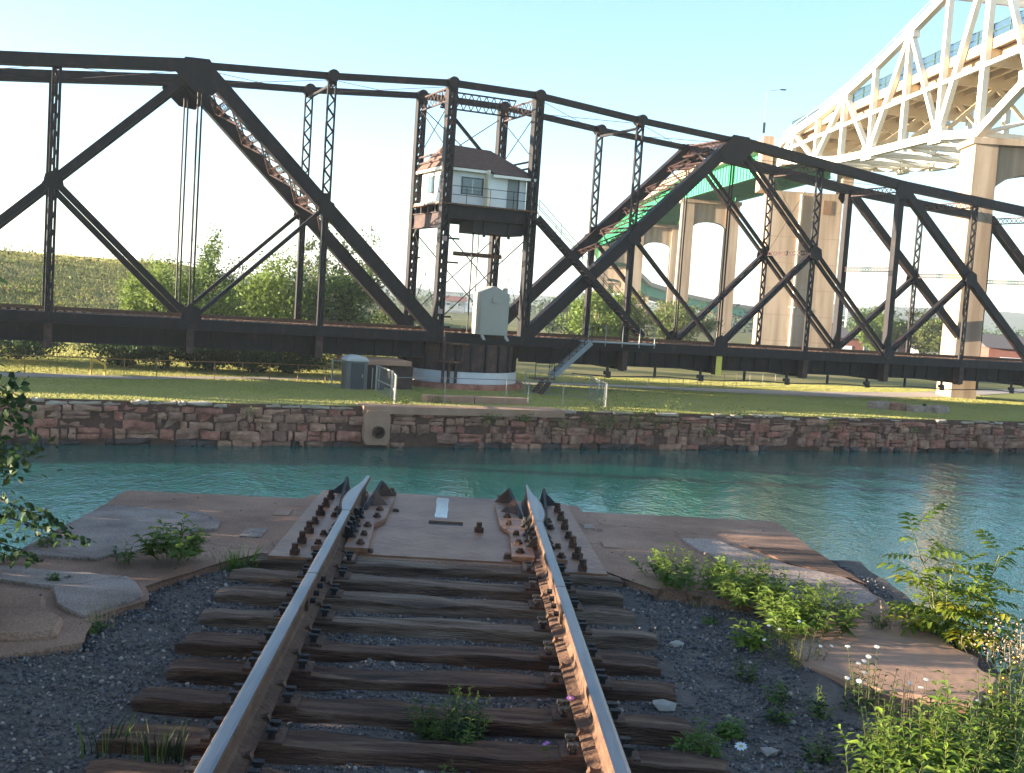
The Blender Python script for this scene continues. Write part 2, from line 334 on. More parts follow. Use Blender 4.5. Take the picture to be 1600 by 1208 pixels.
# ------------------------------------------------------------------ far canal wall, stone by stone
def block(mb, t0, t1, n0, n1, z0, z1, ch, jit, mi=0, nu=4, nz=3):
    """a quarry-faced stone: rounded rough face on a straight back"""
    ph = random.uniform(0, 90); G = []
    cz, ct = (z0+z1)/2, (t0+t1)/2; sk = random.uniform(-.4, .4)*(z1-z0)
    for j in range(nz+1):
        for i in range(nu+1):
            u, v = i/nu, j/nz; e = min(u, 1-u, v, 1-v)
            t = t0+(t1-t0)*u; z = z0+(z1-z0)*v + sk*(u-.5)*(.5 if j in (0, nz) else .8)
            q = noise.noise(Vector((t*2.6+ph, z*3.4, ph)))
            cn = .06 if (i in (0, nu) and j in (0, nz)) else .018 if e == 0 else 0
            G.append(B(t+(ct-t)*cn+q*.05*(e > 0), n0 + (ch*random.uniform(.2, 1.0) if e == 0 else 0) + jit*(q*1.5+random.uniform(-.35, .35)), z+(cz-z)*cn*1.4+random.uniform(-.03, .03)))
    F = []; k = nu+1
    for j in range(nz):
        for i in range(nu): F.append((j*k+i, j*k+i+1, (j+1)*k+i+1, (j+1)*k+i))
    ring = [i for i in range(k)]+[j*k+nu for j in range(1, nz+1)]+[nz*k+i for i in range(nu-1, -1, -1)]+[j*k for j in range(nz-1, 0, -1)]
    o = len(G); G += [Vector(G[i])+Nv*(n1-n0) for i in ring]; m = len(ring)
    for i in range(m): F.append((ring[(i+1) % m], ring[i], o+i, o+(i+1) % m))
    mb.add(G, F, mi)
wall = thing('canal_wall', 'long retaining wall of rough red sandstone blocks along the far edge of the canal', 'retaining wall', B(2, -11.5, -5.0))
mb = MB(); mb.box(-60, 90, -11.46, -9.8, -7.2, -3.80, B); mb.build('wall_core', 'wall_mortar', wall)
rows = [(-5.70, -5.42), (-5.42, -4.98), (-4.98, -4.60), (-4.60, -4.24), (-4.24, -3.97)]
singles, rest = [], MB()
for r, (z0, z1) in enumerate(rows):
    t = -27 + random.random()
    while t < 40:
        L_ = random.choice([.38, .5, .65, .8, 1.0, 1.3]) * (1.0 if r < 4 else 1.25)
        if r in (1, 2, 3) and -1 < t < 12 and random.random() < .55: L_ *= .7
        L_ *= random.uniform(.7, 1.15); a, b_ = t+.012, t+L_-.012; t += L_
        if -7.75 < (a+b_)/2 < -6.35 and r > 0: continue
        if r == 0 and ((-6.2 < a < -4.3) or (15.4 < a < 18.2) or random.random() < .22): continue
        if r == 1 and (-6.0 < a < -5.0 or 8.2 < a < 9.0 or (16 < a < 17.2)): continue
        if r > 1 and random.random() < .035: continue
        out = random.uniform(-.10, .16) + (.10 if r == 0 else .05 if r == 1 else 0) + (.09 if random.random() < .14 else 0)
        dz0, dz1 = random.uniform(-.05, .05), random.uniform(-.05, .05)
        kind = 'sandstone_wet' if r == 0 and random.random() < .55 else random.choice(['sandstone_red', 'sandstone_buff', 'sandstone_buff', 'sandstone_grey'] if t < 0 and random.random() < .8 else ['sandstone_red', 'sandstone_buff', 'sandstone_grey', 'sandstone_grey'])
        two = random.random() < (.15 if t < -2 else .42) and r > 0
        zs = [(z0+dz0, z1-dz1)] if not two else [(z0+dz0*.5, (z0+z1)/2-.015), ((z0+z1)/2+.015, z1-dz1*.5)]
        for q0, q1 in zs: singles.append((a+random.uniform(0, .05), b_-random.uniform(0, .05), -11.55-out, -11.2, q0, q1, kind, (b_-a)*(q1-q0)*(1.0 if -23 < t < 35 else .01)/((66+.4*t)**2)))
singles.sort(key=lambda q: -q[7])
kinds = ['sandstone_red', 'sandstone_buff', 'sandstone_grey', 'sandstone_wet']
for i, q in enumerate(singles):
    if i < 300:
        mb = MB(); block(mb, *q[:6], .07, .055); mb.build('stone', q[6], wall)
    else: block(rest, *q[:6], .05, .05, kinds.index(q[6]), 3, 2)
rest.build('small_stones', kinds, wall, kind='stuff')
t = -30
while t < 60:                                   # broken coping slabs along the top
    L_ = random.uniform(.35, 1.5); a, b_ = t, t+L_-.03; t += L_
    if -7.7 < b_ and a < 2.9: continue
    if random.random() < .14: continue
    z1 = -3.77 + random.uniform(-.07, .05); n0 = -11.62 + random.uniform(-.08, .25)
    mb = MB(); block(mb, a, b_, n0, -10.9-random.uniform(0, .35), z1-random.uniform(.09, .16), z1, .04, .04, 0, 4, 2); mb.build('coping_stone', 'coping', wall)
mb = MB(); mb.box(-7.7, 2.85, -11.72, -10.2, -4.08, -3.72, B); mb.build('concrete_cap', 'far_concrete', wall)
# outfall
of = thing('drain_outfall', 'tan concrete outfall block with a round drain pipe mouth set in the canal wall', 'drain', B(-7.05, -11.8, -4.6))
def ringpts(t, n, z, r, k): return [B(t+r*math.cos(2*math.pi*i/k), n, z+r*math.sin(2*math.pi*i/k)) for i in range(k)]
mb = MB(); k = 20; pc = (-7.0, -4.92)
sq = []
for i in range(k):
    a = 2*math.pi*i/k; c, s_ = math.cos(a), math.sin(a); q = 1/max(abs(c)/.62, abs(s_)/.70)
    sq.append(B(-7.05 + c*q, -11.95, -4.72 + s_*q*1.15))
inn = ringpts(pc[0], -11.95, pc[1], .30, k)
mb.loft([[p+Nv*.6 for p in sq], sq, inn, [p+Nv*.8 for p in inn]], cap=False); mb.build('block', 'far_concrete', of)
mb = MB(); o_ = ringpts(pc[0], -12.12, pc[1], .295, k); i_ = ringpts(pc[0], -12.12, pc[1], .245, k)
mb.loft([[p+Nv*.25 for p in o_], o_, i_, [p+Nv*.9 for p in i_]], cap=False); mb.add([p+Nv*.9 for p in i_], [tuple(range(k))]); mb.build('pipe', 'rusty_iron', of)
# short grass standing on the far bank, one mass
def blades(name, n, tr_, nr_, h, w_, mats, keep=None):
    t = rng.uniform(*tr_, n); m = rng.uniform(*nr_, n)
    if keep is not None: k = keep(t, m); t, m = t[k], m[k]
    n = len(t); P = np.array([B(a, c, lawn_z(a, c)) for a, c in zip(t, m)]); a = rng.uniform(0, 2*np.pi, n); hh = h*rng.uniform(.5, 1.3, n); ww = w_*rng.uniform(.6, 1.3, n)
    dx = np.stack([np.cos(a), np.sin(a), np.zeros(n)], 1)*ww[:, None]; tip = P + np.stack([rng.normal(0, .3, n)*hh, rng.normal(0, .3, n)*hh, hh], 1); P = P-np.array([0, 0, .02])
    V = np.stack([P-dx, P+dx, tip], 1).reshape(-1, 3); F = np.arange(3*n).reshape(-1, 3)
    put(name, npmesh(name, V, F, list(mats), rng.integers(0, len(mats), n)), kind='stuff')
mat('lawn_blade', [(.30, .32, .08), (.37, .365, .11), (.44, .41, .15)], .16, .8, trans=.4, spec=.15)
mat('lawn_blade_dry', [(.36, .32, .12), (.42, .37, .15)], .3, .8, trans=.4, spec=.15)
mat('meadow_blade', [(.24, .28, .07), (.40, .375, .13), (.58, .50, .27)], .07, .8, trans=.4, spec=.15, detail=9)
def off_path(t, m):
    c = np.interp(t, [p[0] for p in PATH], [p[1] for p in PATH]); w_ = np.interp(t, [p[0] for p in PATH], PW)
    return np.abs(m-c) > w_*.5*rng.uniform(.8, 1.15, len(t))
blades('lawn_grass', 260000, (-30, 52), (-11.2, 14), .055, .045, ('lawn_blade', 'lawn_blade', 'lawn_blade_dry'), off_path)
blades('meadow_grass', 200000, (-80, 6), (13, 68), .20, .11, ('meadow_blade', 'meadow_blade', 'lawn_blade_dry'))
# ------------------------------------------------------------------ swing bridge
ST = 'bridge_steel'
br = thing('swing_bridge', 'dark riveted steel railway swing bridge, through truss swung open along the canal', 'swing bridge', B(2.77, 2.7, -.5))
LP, LT, W = 7.0719, 5.543, 5.4
def tk(side, k): return -LP*k if side < 0 else LT+LP*k
ZC = -.48; ZT = {0: 13.96, 1: 13.37, 2: 12.95, 3: 12.2, 4: 11.49, 5: 11.06, 6: 10.63}
def part(mb, name, ms=ST, **kw): return mb.build(name, ms, br, **kw)
def mid(p, q, u): return Vector(p) + (Vector(q)-Vector(p))*u
def laced(name, p, q, w, d, pitch=.5, fl=.09, both=True, ms=ST, cross=False, par=None):
    """two side channels joined by zig-zag lacing bars on the faces towards and away from the canal"""
    p, q = Vector(p), Vector(q); ax = (q-p).normalized(); sv = (Nv.cross(ax)).normalized(); L_ = (q-p).length
    mb = MB()
    for s_ in (-1, 1): mb.beam(p+sv*s_*(w/2-fl/2), q+sv*s_*(w/2-fl/2), fl, d, sv)
    e = MB()
    for u0 in (0, L_-w*.9): e.beam(p+ax*u0, p+ax*(u0+w*.9), w-2*fl, d*.9, sv)
    o = (mb.build(name, ms, par or br)); mb2 = MB(); n = max(2, int(L_/pitch)); pos = True
    for face in ((-1, 1) if both else (-1,)):
        off = Nv*face*(d/2-.012)
        for i in range(n):
            a, c = i*L_/n, (i+1)*L_/n; s_ = 1 if i % 2 else -1
            mb2.beam(p+ax*a+sv*s_*(w/2-fl)+off, p+ax*c-sv*s_*(w/2-fl)+off, .065, .02, Nv.cross(ax))
            if cross: mb2.beam(p+ax*a-sv*s_*(w/2-fl)+off, p+ax*c+sv*s_*(w/2-fl)+off, .065, .022, Nv.cross(ax))
    for u0 in (0, L_-w*.9): mb2.beam(p+ax*u0, p+ax*(u0+w*.9), w-2*fl-.002, d*.86, sv)
    mb2.build('lacing', ms, o, kind='stuff'); return o
def lattice_beam(name, p, q, h, up=Vector((0, 0, 1)), nb=8, ms=ST, bar=.05, ch=.09):
    p, q = Vector(p), Vector(q); mb = MB(); a = up*h/2
    mb.beam(p+a, q+a, ch, ch, up.cross(q-p)); mb.beam(p-a, q-a, ch, ch, up.cross(q-p))
    o = part(mb, name, ms); m2 = MB()
    for i in range(nb):
        u, v = i/nb, (i+1)/nb
        m2.beam(mid(p, q, u)-a, mid(p, q, v)+a, bar, .02, up); m2.beam(mid(p, q, u)+a, mid(p, q, v)-a, bar, .024, up)
    m2.build('lattice', ms, o, kind='stuff'); return o
def rod(name, p, q, r=.03, ms=ST, n=5): mb = MB(); mb.tube([p, q], r, n); return part(mb, name, ms)
def solid(name, p, q, w, d, ms=ST): mb = MB(); mb.beam(p, q, d, w, Nv); return part(mb, name, ms)
def gusset(name, t, n, z, pts, th=.05, ms=ST):
    mb = MB(); mb.prism([B(t+a, n-th/2, z+c) for a, c in pts], Nv*th); return part(mb, name, ms)
TEND = (tk(-1, 8), tk(1, 8))
for n in (0, W):
    o_ = -1 if n == 0 else 1
    # bottom chord, one length per panel pair
    for side in (-1, 1):
        for k in range(8):
            a, c = sorted((tk(side, k), tk(side, k+1)))
            mb = MB(); mb.box(a+.006, c-.006, n-.26, n+.26, ZC-.56, ZC, B)
            mb.box(a+.006, c-.006, n-.36, n+.36, ZC-.585, ZC-.56, B)
            part(mb, 'bottom_chord')
    mb = MB(); mb.box(.006, LT-.006, n-.26, n+.26, ZC-.56, ZC, B); part(mb, 'bottom_chord')
    # stringer girder below the chord
    nn_ = n + (.75 if n == 0 else -.75)
    for side in (-1, 1):
        for k in range(8):
            a, c = sorted((tk(side, k), tk(side, k+1))); mb = MB(); mb.box(a+.15, c-.15, nn_-.04, nn_+.04, ZC-1.55, ZC-.58, B)
            mb.box(a+.15, c-.15, nn_-.18, nn_+.18, ZC-1.585, ZC-1.55, B)
            for u in range(1, 6): mb.box(a+.15+u*(c-a-.3)/6-.04, a+.15+u*(c-a-.3)/6+.04, nn_-.14, nn_-.04, ZC-1.55, ZC-.58, B)
            part(mb, 'girder')
    # top members
    def top(side, k): return B(tk(side, k), n, ZT[k])
    solid('top_eyebar', top(-1, 0), top(1, 0), .36, .40)
    for side in (-1, 1):
        ms_top = 'weathered_teal_steel' if side < 0 else ST
        for k in (0, 1): solid('top_eyebar', top(side, k), top(side, k+1), .34, .40)
        for k in (2, 3, 4, 5): solid('top_chord', top(side, k), top(side, k+1), .62, .62)
        solid('end_post', top(side, 6), B(tk(side, 8), n, ZC-.2), .66, .62)
        # great inclined member from the tower foot to the hip
        foot = B(tk(side, 0)-side*.0, n, ZC-.1); hip = top(side, 2); m1 = mid(foot, hip, .5)
        o = solid('inclined_chord', foot, hip, .74, .58); m_ = MB(); ax = (hip-foot).normalized(); sv = Nv.cross(ax)
        for u in range(1, 34):                           # batten plates and rivet lines on the outside
            m_.beam(mid(foot, hip, u/34)-sv*.368, mid(foot, hip, u/34)+sv*.368, .60 if u % 3 == 0 else .586, .10, Nv)
        m_.build('batten', ST, o, kind='stuff')
        # posts
        laced('post', m1+Vector((0, 0, .3)), top(side, 1), .50, .20, .42, .075)
        laced('lower_post', B(tk(side, 1), n, ZC), m1, .34, .34, .5, .12)
        base2 = B(tk(side, 2), n, ZC)
        for q in (-.10, .10): rod('hanger', base2+Lv*q, hip+Lv*q-Vector((0, 0, 1.0)), .055)
        mb = MB(); mb.beam(m1, base2+Lv*(-side*.1), .20, .30, Nv.cross(m1-base2)); part(mb, 'sub_strut', ST)
        # hip to fourth panel point
        base4 = B(tk(side, 4), n, ZC); m3_ = mid(hip, base4, .5)
        if side < 0:
            solid('main_diagonal', hip, base4, .40, .40, ST)
            for q in (-.13, .13): solid('counter_strut', m3_+Nv.cross(Lv)*0+Lv*q*.9, base2+Lv*(q*.9-.0), .17, .3)
        else:
            ax = (base4-hip).normalized(); sv = Nv.cross(ax)
            for q in (-.2, .2): mb = MB(); mb.beam(hip+sv*q, base4+sv*q, .16, .30, sv); part(mb, 'main_diagonal')
            laced('counter_strut', base2, m3_, .36, .34, .45, .1)
        d3 = .14 if side > 0 else .40; laced('post', B(tk(side, 3), n, ZC), m3_, .40, d3, .42, .07 if side > 0 else .12); laced('post', m3_, top(side, 3), .56 if side > 0 else .46, d3, .45, .08 if side > 0 else .13)
        # fourth post and the outer panel
        solid('main_post', base4, top(side, 4), .46, .46)
        base6 = B(tk(side, 6), n, ZC); m5 = mid(top(side, 4), base6, .5)
        solid('main_diagonal', top(side, 4), base6, .56, .46)
        laced('counter_strut', base4, m5, .38, .34, .45, .1)
        laced('post', B(tk(side, 5), n, ZC), m5, .40, .14, .42, .07); laced('post', m5, top(side, 5), .54, .14, .45, .08)
        solid('main_post', base6, top(side, 6), .5, .46)
        # gussets and pins
        g = [(-.9, .28), (.35, .32), (1.25, -.95), (.55, -1.55), (-.35, -1.45), (-1.35, -.55)]; g = g if side < 0 else [(-a, c) for a, c in g]
        gusset('gusset', tk(side, 2), n-o_*.0+o_*.34, ZT[2], g, .06)
        for t_, z_, s_ in ((tk(side, 1), (ZT[2]+ZC)/2-.1, .5), (tk(side, 3), (ZT[2]+ZC)/2, .5), (tk(side, 5), (ZT[4]+ZC)/2, .55), (tk(side, 2), ZC+.3, .55), (tk(side, 4), ZC+.25, .5), (tk(side, 6), ZC+.3, .7), (tk(side, 4), ZT[4]-.3, .7), (tk(side, 6), ZT[6]-.3, .95)):
            gusset('gusset', t_, n+o_*.33, z_, [(-s_, -s_*.5), (-s_*.4, -s_), (s_*.4, -s_), (s_, -s_*.5), (s_*.8, s_*.5), (0, s_*.9), (-s_*.8, s_*.5)], .05)
        for k in (0, 1):
            mb = MB(); mb.tube([B(tk(side, k), n-.36, ZT[k]), B(tk(side, k), n+.36, ZT[k])], .34, 12); part(mb, 'pin_joint')
        # floor beam ends below the chord
        for k in range(1, 8):
            mb = MB(); t_ = tk(side, k); mb.box(t_-.05, t_+.05, n-.2, n+.5, ZC-1.85, ZC-.57, B) if n == 0 else mb.box(t_-.05, t_+.05, n-.5, n+.2, ZC-1.85, ZC-.57, B)
            mb.box(t_-.2, t_+.2, n-.24 if n == 0 else n+.2, n-.2 if n == 0 else n+.24, ZC-1.8, ZC-.587, B)
            part(mb, 'floor_beam_end', 'bridge_steel_rusty')
# bracing between the two trusses
for side in (-1, 1):
    for k in range(1, 8):
        mb = MB(); t_ = tk(side, k); mb.box(t_-.22, t_+.22, .52, W-.52, ZC-1.78, ZC-1.74, B); mb.box(t_-.03, t_+.03, .52, W-.52, ZC-1.74, ZC-.25, B); part(mb, 'floor_beam')
    foot, hip = (lambda n: B(tk(side, 0), n, ZC-.1)), (lambda n: B(tk(side, 2), n, ZT[2]))
    rs = 'bridge_steel_rusty'
    for i in range(5):
        u, v = .42+.115*i, .42+.115*(i+1)
        for a, c in ((u, v), (v, u)):
            p, q = mid(foot(.3), hip(.3), a), mid(foot(W-.3), hip(W-.3), c); L_ = (q-p).length
            up = (hip(0)-foot(0)).normalized().cross(Nv)
            lattice_beam('lateral_brace', p, q, .26, up, 11, rs, .04, .06)
        lattice_beam('strut', mid(foot(.3), hip(.3), v), mid(foot(W-.3), hip(W-.3), v), .45, (hip(0)-foot(0)).normalized(), 10, rs, .05, .08)
    # portal at the hip
    ax = (hip(0)-foot(0)).normalized()
    lattice_beam('portal_beam', hip(.3)-ax*.5, hip(W-.3)-ax*.5, 1.0, ax, 9, rs, .06, .1)
    lattice_beam('portal_beam', hip(.3)+Vector((0, 0, .1)), hip(W-.3)+Vector((0, 0, .1)), .6, Lv, 10, rs, .05, .09)
    for k in (1,):
        mb = MB(); mb.beam(B(tk(side, k), .2, ZT[k]-.45), B(tk(side, k), W-.2, ZT[k]-.45), .16, .14); part(mb, 'strut')
    for k in (3, 4, 5, 6):
        lattice_beam('strut', B(tk(side, k), .3, ZT[k]-.25), B(tk(side, k), W-.3, ZT[k]-.25), .42, Vector((0, 0, 1)), 11, rs, .05, .08)
        z_ = (ZT[2]+ZC)/2 if k in (3,) else 5.6
        lattice_beam('strut', B(tk(side, k), .25, z_), B(tk(side, k), W-.25, z_), .26, Vector((0, 0, 1)), 16, rs, .035, .06)
        for a, c in ((ZT[k]-.4, z_), (z_, ZT[k]-.4)): rod('sway_rod', B(tk(side, k), .2, a), B(tk(side, k), W-.2, c), .014)
    for k in range(0, 6):
        for a, c in ((0, W), (W, 0)): rod('lateral_rod', B(tk(side, k), a, ZT[k]-.2), B(tk(side, k+1), c, ZT[k+1]-.2), .016)
# deck: ties and rails on the swing span
mb = MB(); t_ = TEND[0]
while t_ < TEND[1]:
    mb.box(t_, t_+.24, .9, W-.9, ZC-.22, ZC+.03, B); t_ += .46
part(mb, 'deck_tie', 'tie_wood', kind='stuff')
for q in (-.76, .76): mb = MB(); mb.box(TEND[0], TEND[1], W/2+q-.036, W/2+q+.036, ZC+.034, ZC+.19, B); part(mb, 'bridge_rail', 'rail_side')
# tower legs
for n in (0, W):
    for t_ in (0, LT):
        laced('tower_leg', B(t_, n, ZC), B(t_, n, ZT[0]), .56, .56, .55, .15, cross=True)
rs = 'bridge_steel_rusty'
for t_ in (0, LT):
    lattice_beam('tower_top_beam', B(t_, .25, ZT[0]-.55), B(t_, W-.25, ZT[0]-.55), .75, Vector((0, 0, 1)), 8, rs, .05, .09)
    for a, c in ((ZT[0]-1, 10.2), (10.2, ZT[0]-1)): rod('tower_rod', B(t_, .2, a), B(t_, W-.2, c), .028)
    for z_ in (10.1, 9.7): mb = MB(); mb.beam(B(t_, .28, z_), B(t_, W-.28, z_), .10, .10); part(mb, 'tower_strut', rs)
    mb = MB(); mb.box(t_-.12, t_+.12, .28, W-.28, 5.75, 6.55, B); mb.box(t_-.22, t_+.22, .28, W-.28, 6.55, 6.6, B); mb.box(t_-.22, t_+.22, .28, W-.28, 5.7, 5.75, B); part(mb, 'tower_portal', rs)
    for n0, s_ in ((.28, 1), (W-.28, -1)):
        pts = [B(t_-.08, n0, 5.7)] + [B(t_-.08, n0+s_*(1-math.cos(a))*.8, 4.9+.8*math.sin(a)) for a in lin(0, math.pi/2, 7)]
        mb = MB(); mb.prism(pts, Lv*.16); part(mb, 'knee_bracket')
lattice_beam('tower_top_lattice', B(.3, W/2, ZT[0]-.5), B(LT-.3, W/2, ZT[0]-.5), 1.0, Vector((0, 0, 1)), 10, ST, .05, .09)
for n in (0, W):
    for a, c in (((0, 13.3), (LT, 9.2)), ((LT, 13.3), (0, 9.2))):
        if n == W: rod('tower_rod', B(a[0], n, a[1]), B(c[0], n, c[1]), .03)
    for a, c in (((0, 5.6), (LT, .2)), ((LT, 5.6), (0, .2))):
        for q in (-.06, .06): rod('tower_rod', B(a[0], n+q, a[1]), B(c[0], n+q, c[1]), .018)
for t_ in (0, LT):
    for a, c in ((5.6, .2), (.2, 5.6)): rod('tower_rod', B(t_, .1, a), B(t_, W-.1, c), .018)
laced('tower_brace', B(.4, W/2, 13.2), B(3.6, W/2, 10.2), .18, .16, .22, .04)
# floor of the tower that carries the cabin
mb = MB(); mb.box(-.25, LT+.3, -.34, W+.3, 7.02, 7.10, B); part(mb, 'cabin_floor', 'tie_wood')
mb = MB(); mb.box(.29, LT-.29, -.12, .12, 6.25, 7.018, B); part(mb, 'floor_girder'); mb = MB(); mb.box(.29, LT-.29, W-.12, W+.12, 6.25, 7.018, B); part(mb, 'floor_girder')
for n in (1.4, 2.7, 4.0): mb = MB(); mb.box(-.1, LT+.1, n-.09, n+.09, 6.62, 7.016, B); part(mb, 'floor_joist')
mb = MB(); mb.box(1.95, 5.2, .3, 2.6, 5.55, 6.24, B); mb.box(2.6, 2.75, .2, .3, 5.3, 6.9, B); mb.box(4.2, 4.35, .2, .3, 5.3, 6.9, B); part(mb, 'machinery_box', 'dark_iron')
mb = MB(); mb.box(1.5, 4.6, 1.9, 2.2, 4.15, 4.40, B); part(mb, 'cross_timber', 'tie_wood')
rod('hanging_rod', B(2.2, .8, -.4), B(2.2, .8, 6.6), .045); rod('hanging_rod', B(3.05, 2.0, -.4), B(3.05, 2.0, 6.2), .03)
for z_ in (5.0, 3.6, .4, -.2): mb = MB(); mb.box(.3, 1.0 if z_ > 2 else .75, -.12, .05, z_, z_+.10, B); part(mb, 'bracket')
for z_ in (3.9, .0): mb = MB(); mb.box(.05, .5, W-.1, W+.1, z_, z_+.1, B); part(mb, 'bracket')
for z_ in (5.0, .75): mb = MB(); mb.box(-.14, .14, -.315, -.285, z_-.14, z_+.14, B); part(mb, 'sign_plate', 'petal_pink')
mb = MB(); mb.box(tk(1, 2)-.22, tk(1, 2)+.22, -.275, -.245, ZC-1.85, ZC-.62, B); part(mb, 'sign_plate', 'sign_yellow')
# conduit slung under the right arm
mb = MB(); mb.tube([B(t_, -.1, ZC-2.18+.05*math.sin(t_*.9)) for t_ in lin(9, 62, 40)], .035, 5); part(mb, 'conduit', 'dark_iron')
for i, t_ in enumerate(lin(11.5, 60, 15)):
    mb = MB(); mb.box(t_-.06, t_+.06, -.16, -.02, ZC-2.2, ZC-1.55, B)
    if i % 2 == 0: mb.box(t_-.22, t_+.2, -.2, .02, ZC-2.12, ZC-1.9, B); mb.box(t_-.05, t_+.22, -.2, .02, ZC-2.32, ZC-2.12, B)
    part(mb, 'hanger_clamp', 'dark_iron')
# lower steps and landing at the tower foot
mb = MB(); mb.box(.5, 1.6, -1.2, -.4, -1.12, -1.04, B); part(mb, 'landing', 'tie_wood'); mb = MB(); mb.box(.0, 1.15, -1.3, -.5, -2.2, -2.12, B); part(mb, 'landing', 'tie_wood')
for t_, z0, z1 in ((.2, -3.4, -.4), (1.35, -2.1, -1.1), (.55, -3.4, -2.2), (1.0, -3.4, -2.2)): mb = MB(); mb.box(t_-.07, t_+.07, -.9, -.76, z0, z1, B); part(mb, 'ladder_post', rs)
# walkway on the near side with its railing
mb = MB(); mb.box(9.2, 14.2, -1.25, -.3, ZC-.10, ZC-.02, B); part(mb, 'walkway', 'stair_grey')
for t_ in (9.4, 10.6, 11.8, 13.0, 14.1): rod('railing_post', B(t_, -1.22, ZC-.3), B(t_, -1.22, ZC+1.0), .03, 'galv_post')
for z_ in (.5, 1.0): rod('handrail', B(11.8, -1.22, ZC+z_), B(14.2, -1.22, ZC+z_), .022, 'bridge_steel_rusty')
def stair(name, p0, p1, wn_, n0, nt_, rail=1.0, ms=ST, mtread='tie_wood', rails=True):
    """p = (t, z); stair flight with two stringers, treads and pipe rails"""
    for n in (n0, n0-wn_):
        mb = MB(); mb.beam(B(p0[0], n, p0[1]), B(p1[0], n, p1[1]), .05, .30, Nv); part(mb, 'stringer', ms)
    for i in range(nt_):
        u = (i+.5)/nt_; t_, z_ = p0[0]+(p1[0]-p0[0])*u, p0[1]+(p1[1]-p0[1])*u
        mb = MB(); mb.box(t_-.11, t_+.11, n0-wn_+.03, n0-.03, z_-.02, z_+.02, B); part(mb, 'tread', mtread)
    if rails:
        for n in (n0, n0-wn_):
            for h in (.5, rail): rod('handrail', B(p0[0], n, p0[1]+h), B(p1[0], n, p1[1]+h), .02)
            for i in range(6): u = i/5; t_, z_ = p0[0]+(p1[0]-p0[0])*u, p0[1]+(p1[1]-p0[1])*u; rod('railing_post', B(t_, n, z_), B(t_, n, z_+rail), .018)
stair('stair', (5.5, 6.7), (13.3, .0), .75, -.45, 26)
stair('stair', (9.4, ZC-.1), (7.0, -2.75), .7, -1.0, 9, ms='stair_grey', rails=True)
mb = MB(); mb.box(5.7, 7.1, -1.75, -.95, -2.95, -2.85, B); part(mb, 'landing', 'tie_wood')
for t_ in (5.75, 7.0): rod('railing_post', B(t_, -1.72, -2.9), B(t_, -1.72, -1.95), .025)
rod('handrail', B(5.75, -1.72, -1.95), B(7.0, -1.72, -1.95), .025)
stair('stair', (6.3, -2.95), (5.7, -3.74), .9, -1.75, 5, ms='bridge_steel_rusty', rails=False)
# drum and ring that turn with the span
CT, CN = 2.4, 2.7
def cyl(mb, r0, r1, z0, z1, k=48, cap=True): mb.loft([[B(CT+r0*math.cos(2*math.pi*i/k), CN+r0*math.sin(2*math.pi*i/k), z0) for i in range(k)], [B(CT+r1*math.cos(2*math.pi*i/k), CN+r1*math.sin(2*math.pi*i/k), z1) for i in range(k)]], cap=cap)
mb = MB(); cyl(mb, 3.55, 3.55, -2.72, -1.07); part(mb, 'drum', 'bridge_steel_rusty')
for i in range(24):
    a = 2*math.pi*(i+.5)/24; c, s_ = math.cos(a), math.sin(a); mb = MB(); mb.beam(B(CT+3.6*c, CN+3.6*s_, -2.72), B(CT+3.6*c, CN+3.6*s_, -1.1), .12, .12, Nv); part(mb, 'stiffener')
# fixed ring and masonry under it
pv = thing('pivot_pier', 'round white painted ring on a low stone plinth under the swing bridge tower', 'bridge pier', B(CT, CN, -3.7))
mb = MB(); cyl(mb, 3.72, 3.72, -3.42, -2.74); mb.build('track_ring', 'drum_white', pv)
mb = MB(); cyl(mb, 4.3, 4.2, -4.2, -3.43); mb.build('plinth', 'sandstone_red', pv)
for t0, t1 in ((-3.6, -1.0), (-.95, 2.05)):
    mb = MB(); mb.box(t0, t1, -8.9, -8.2, -4.0, -3.42, B); mb.build('kerb_block', 'far_concrete', pv)
# machinery shelter to the left of the drum
sh = thing('machinery_shelter', 'low rusty shelter with a flat pink-brown roof tucked under the bridge beside the pivot', 'shelter', B(-3.2, 0, -3.7))
mb = MB(); mb.box(-5.6, -2.2, -2.2, 1.2, -2.42, -2.16, B); mb.build('roof', 'far_concrete', sh)
mb = MB(); mb.box(-3.3, -2.0, -1.9, 1.0, -4.0, -2.423, B); mb.build('wall', 'bridge_steel_rusty', sh)
mb = MB(); mb.box(-5.4, -5.2, -2.0, -1.8, -4.0, -2.423, B); mb.build('post', 'bridge_steel', sh)
mb = MB(); mb.tube([B(-5.62, -2.05, -2.29), B(-5.5, -2.05, -2.29)], .12, 10); mb.build('lamp_cap', 'white_paint', sh)
# control cabin
cb = thing('control_cabin', 'white clapboard bridge operator cabin with brown hipped roof high in the tower', 'cabin', B(2.8, 2.7, 7.1))
def part_c(mb, name, ms, par=None, **kw): return mb.build(name, ms, par or cb, **kw)
F0, K0 = .75, 4.9; t0, tm, t1 = .2, 2.72, 5.2; z0, zl, zr = 7.103, 9.42, 9.08
mb = MB(); mb.box(t0, tm, F0, K0, z0, zl, B); mb.box(tm, t1, F0-.55, K0-.003, z0, zr, B)
w_ = part_c(mb, 'wall', 'cabin_white')
m2 = MB()
zz = z0+.14
while zz < zl-.06:
    m2.box(t0-.012, tm-.01, F0-.02, F0-.001, zz, zz+.012, B); m2.box(t0-.02, t0-.001, F0, K0, zz, zz+.012, B)
    if zz < zr-.05: m2.box(tm+.0, t1+.01, F0-.57, F0-.551, zz, zz+.012, B)
    zz += .15
m2.build('clapboard', 'cabin_white', w_, kind='stuff')
mb = MB(); mb.box(tm-.015, tm+.10, F0-.575, F0-.003, z0, zr+.2, B); part_c(mb, 'corner_board', 'cabin_cream')
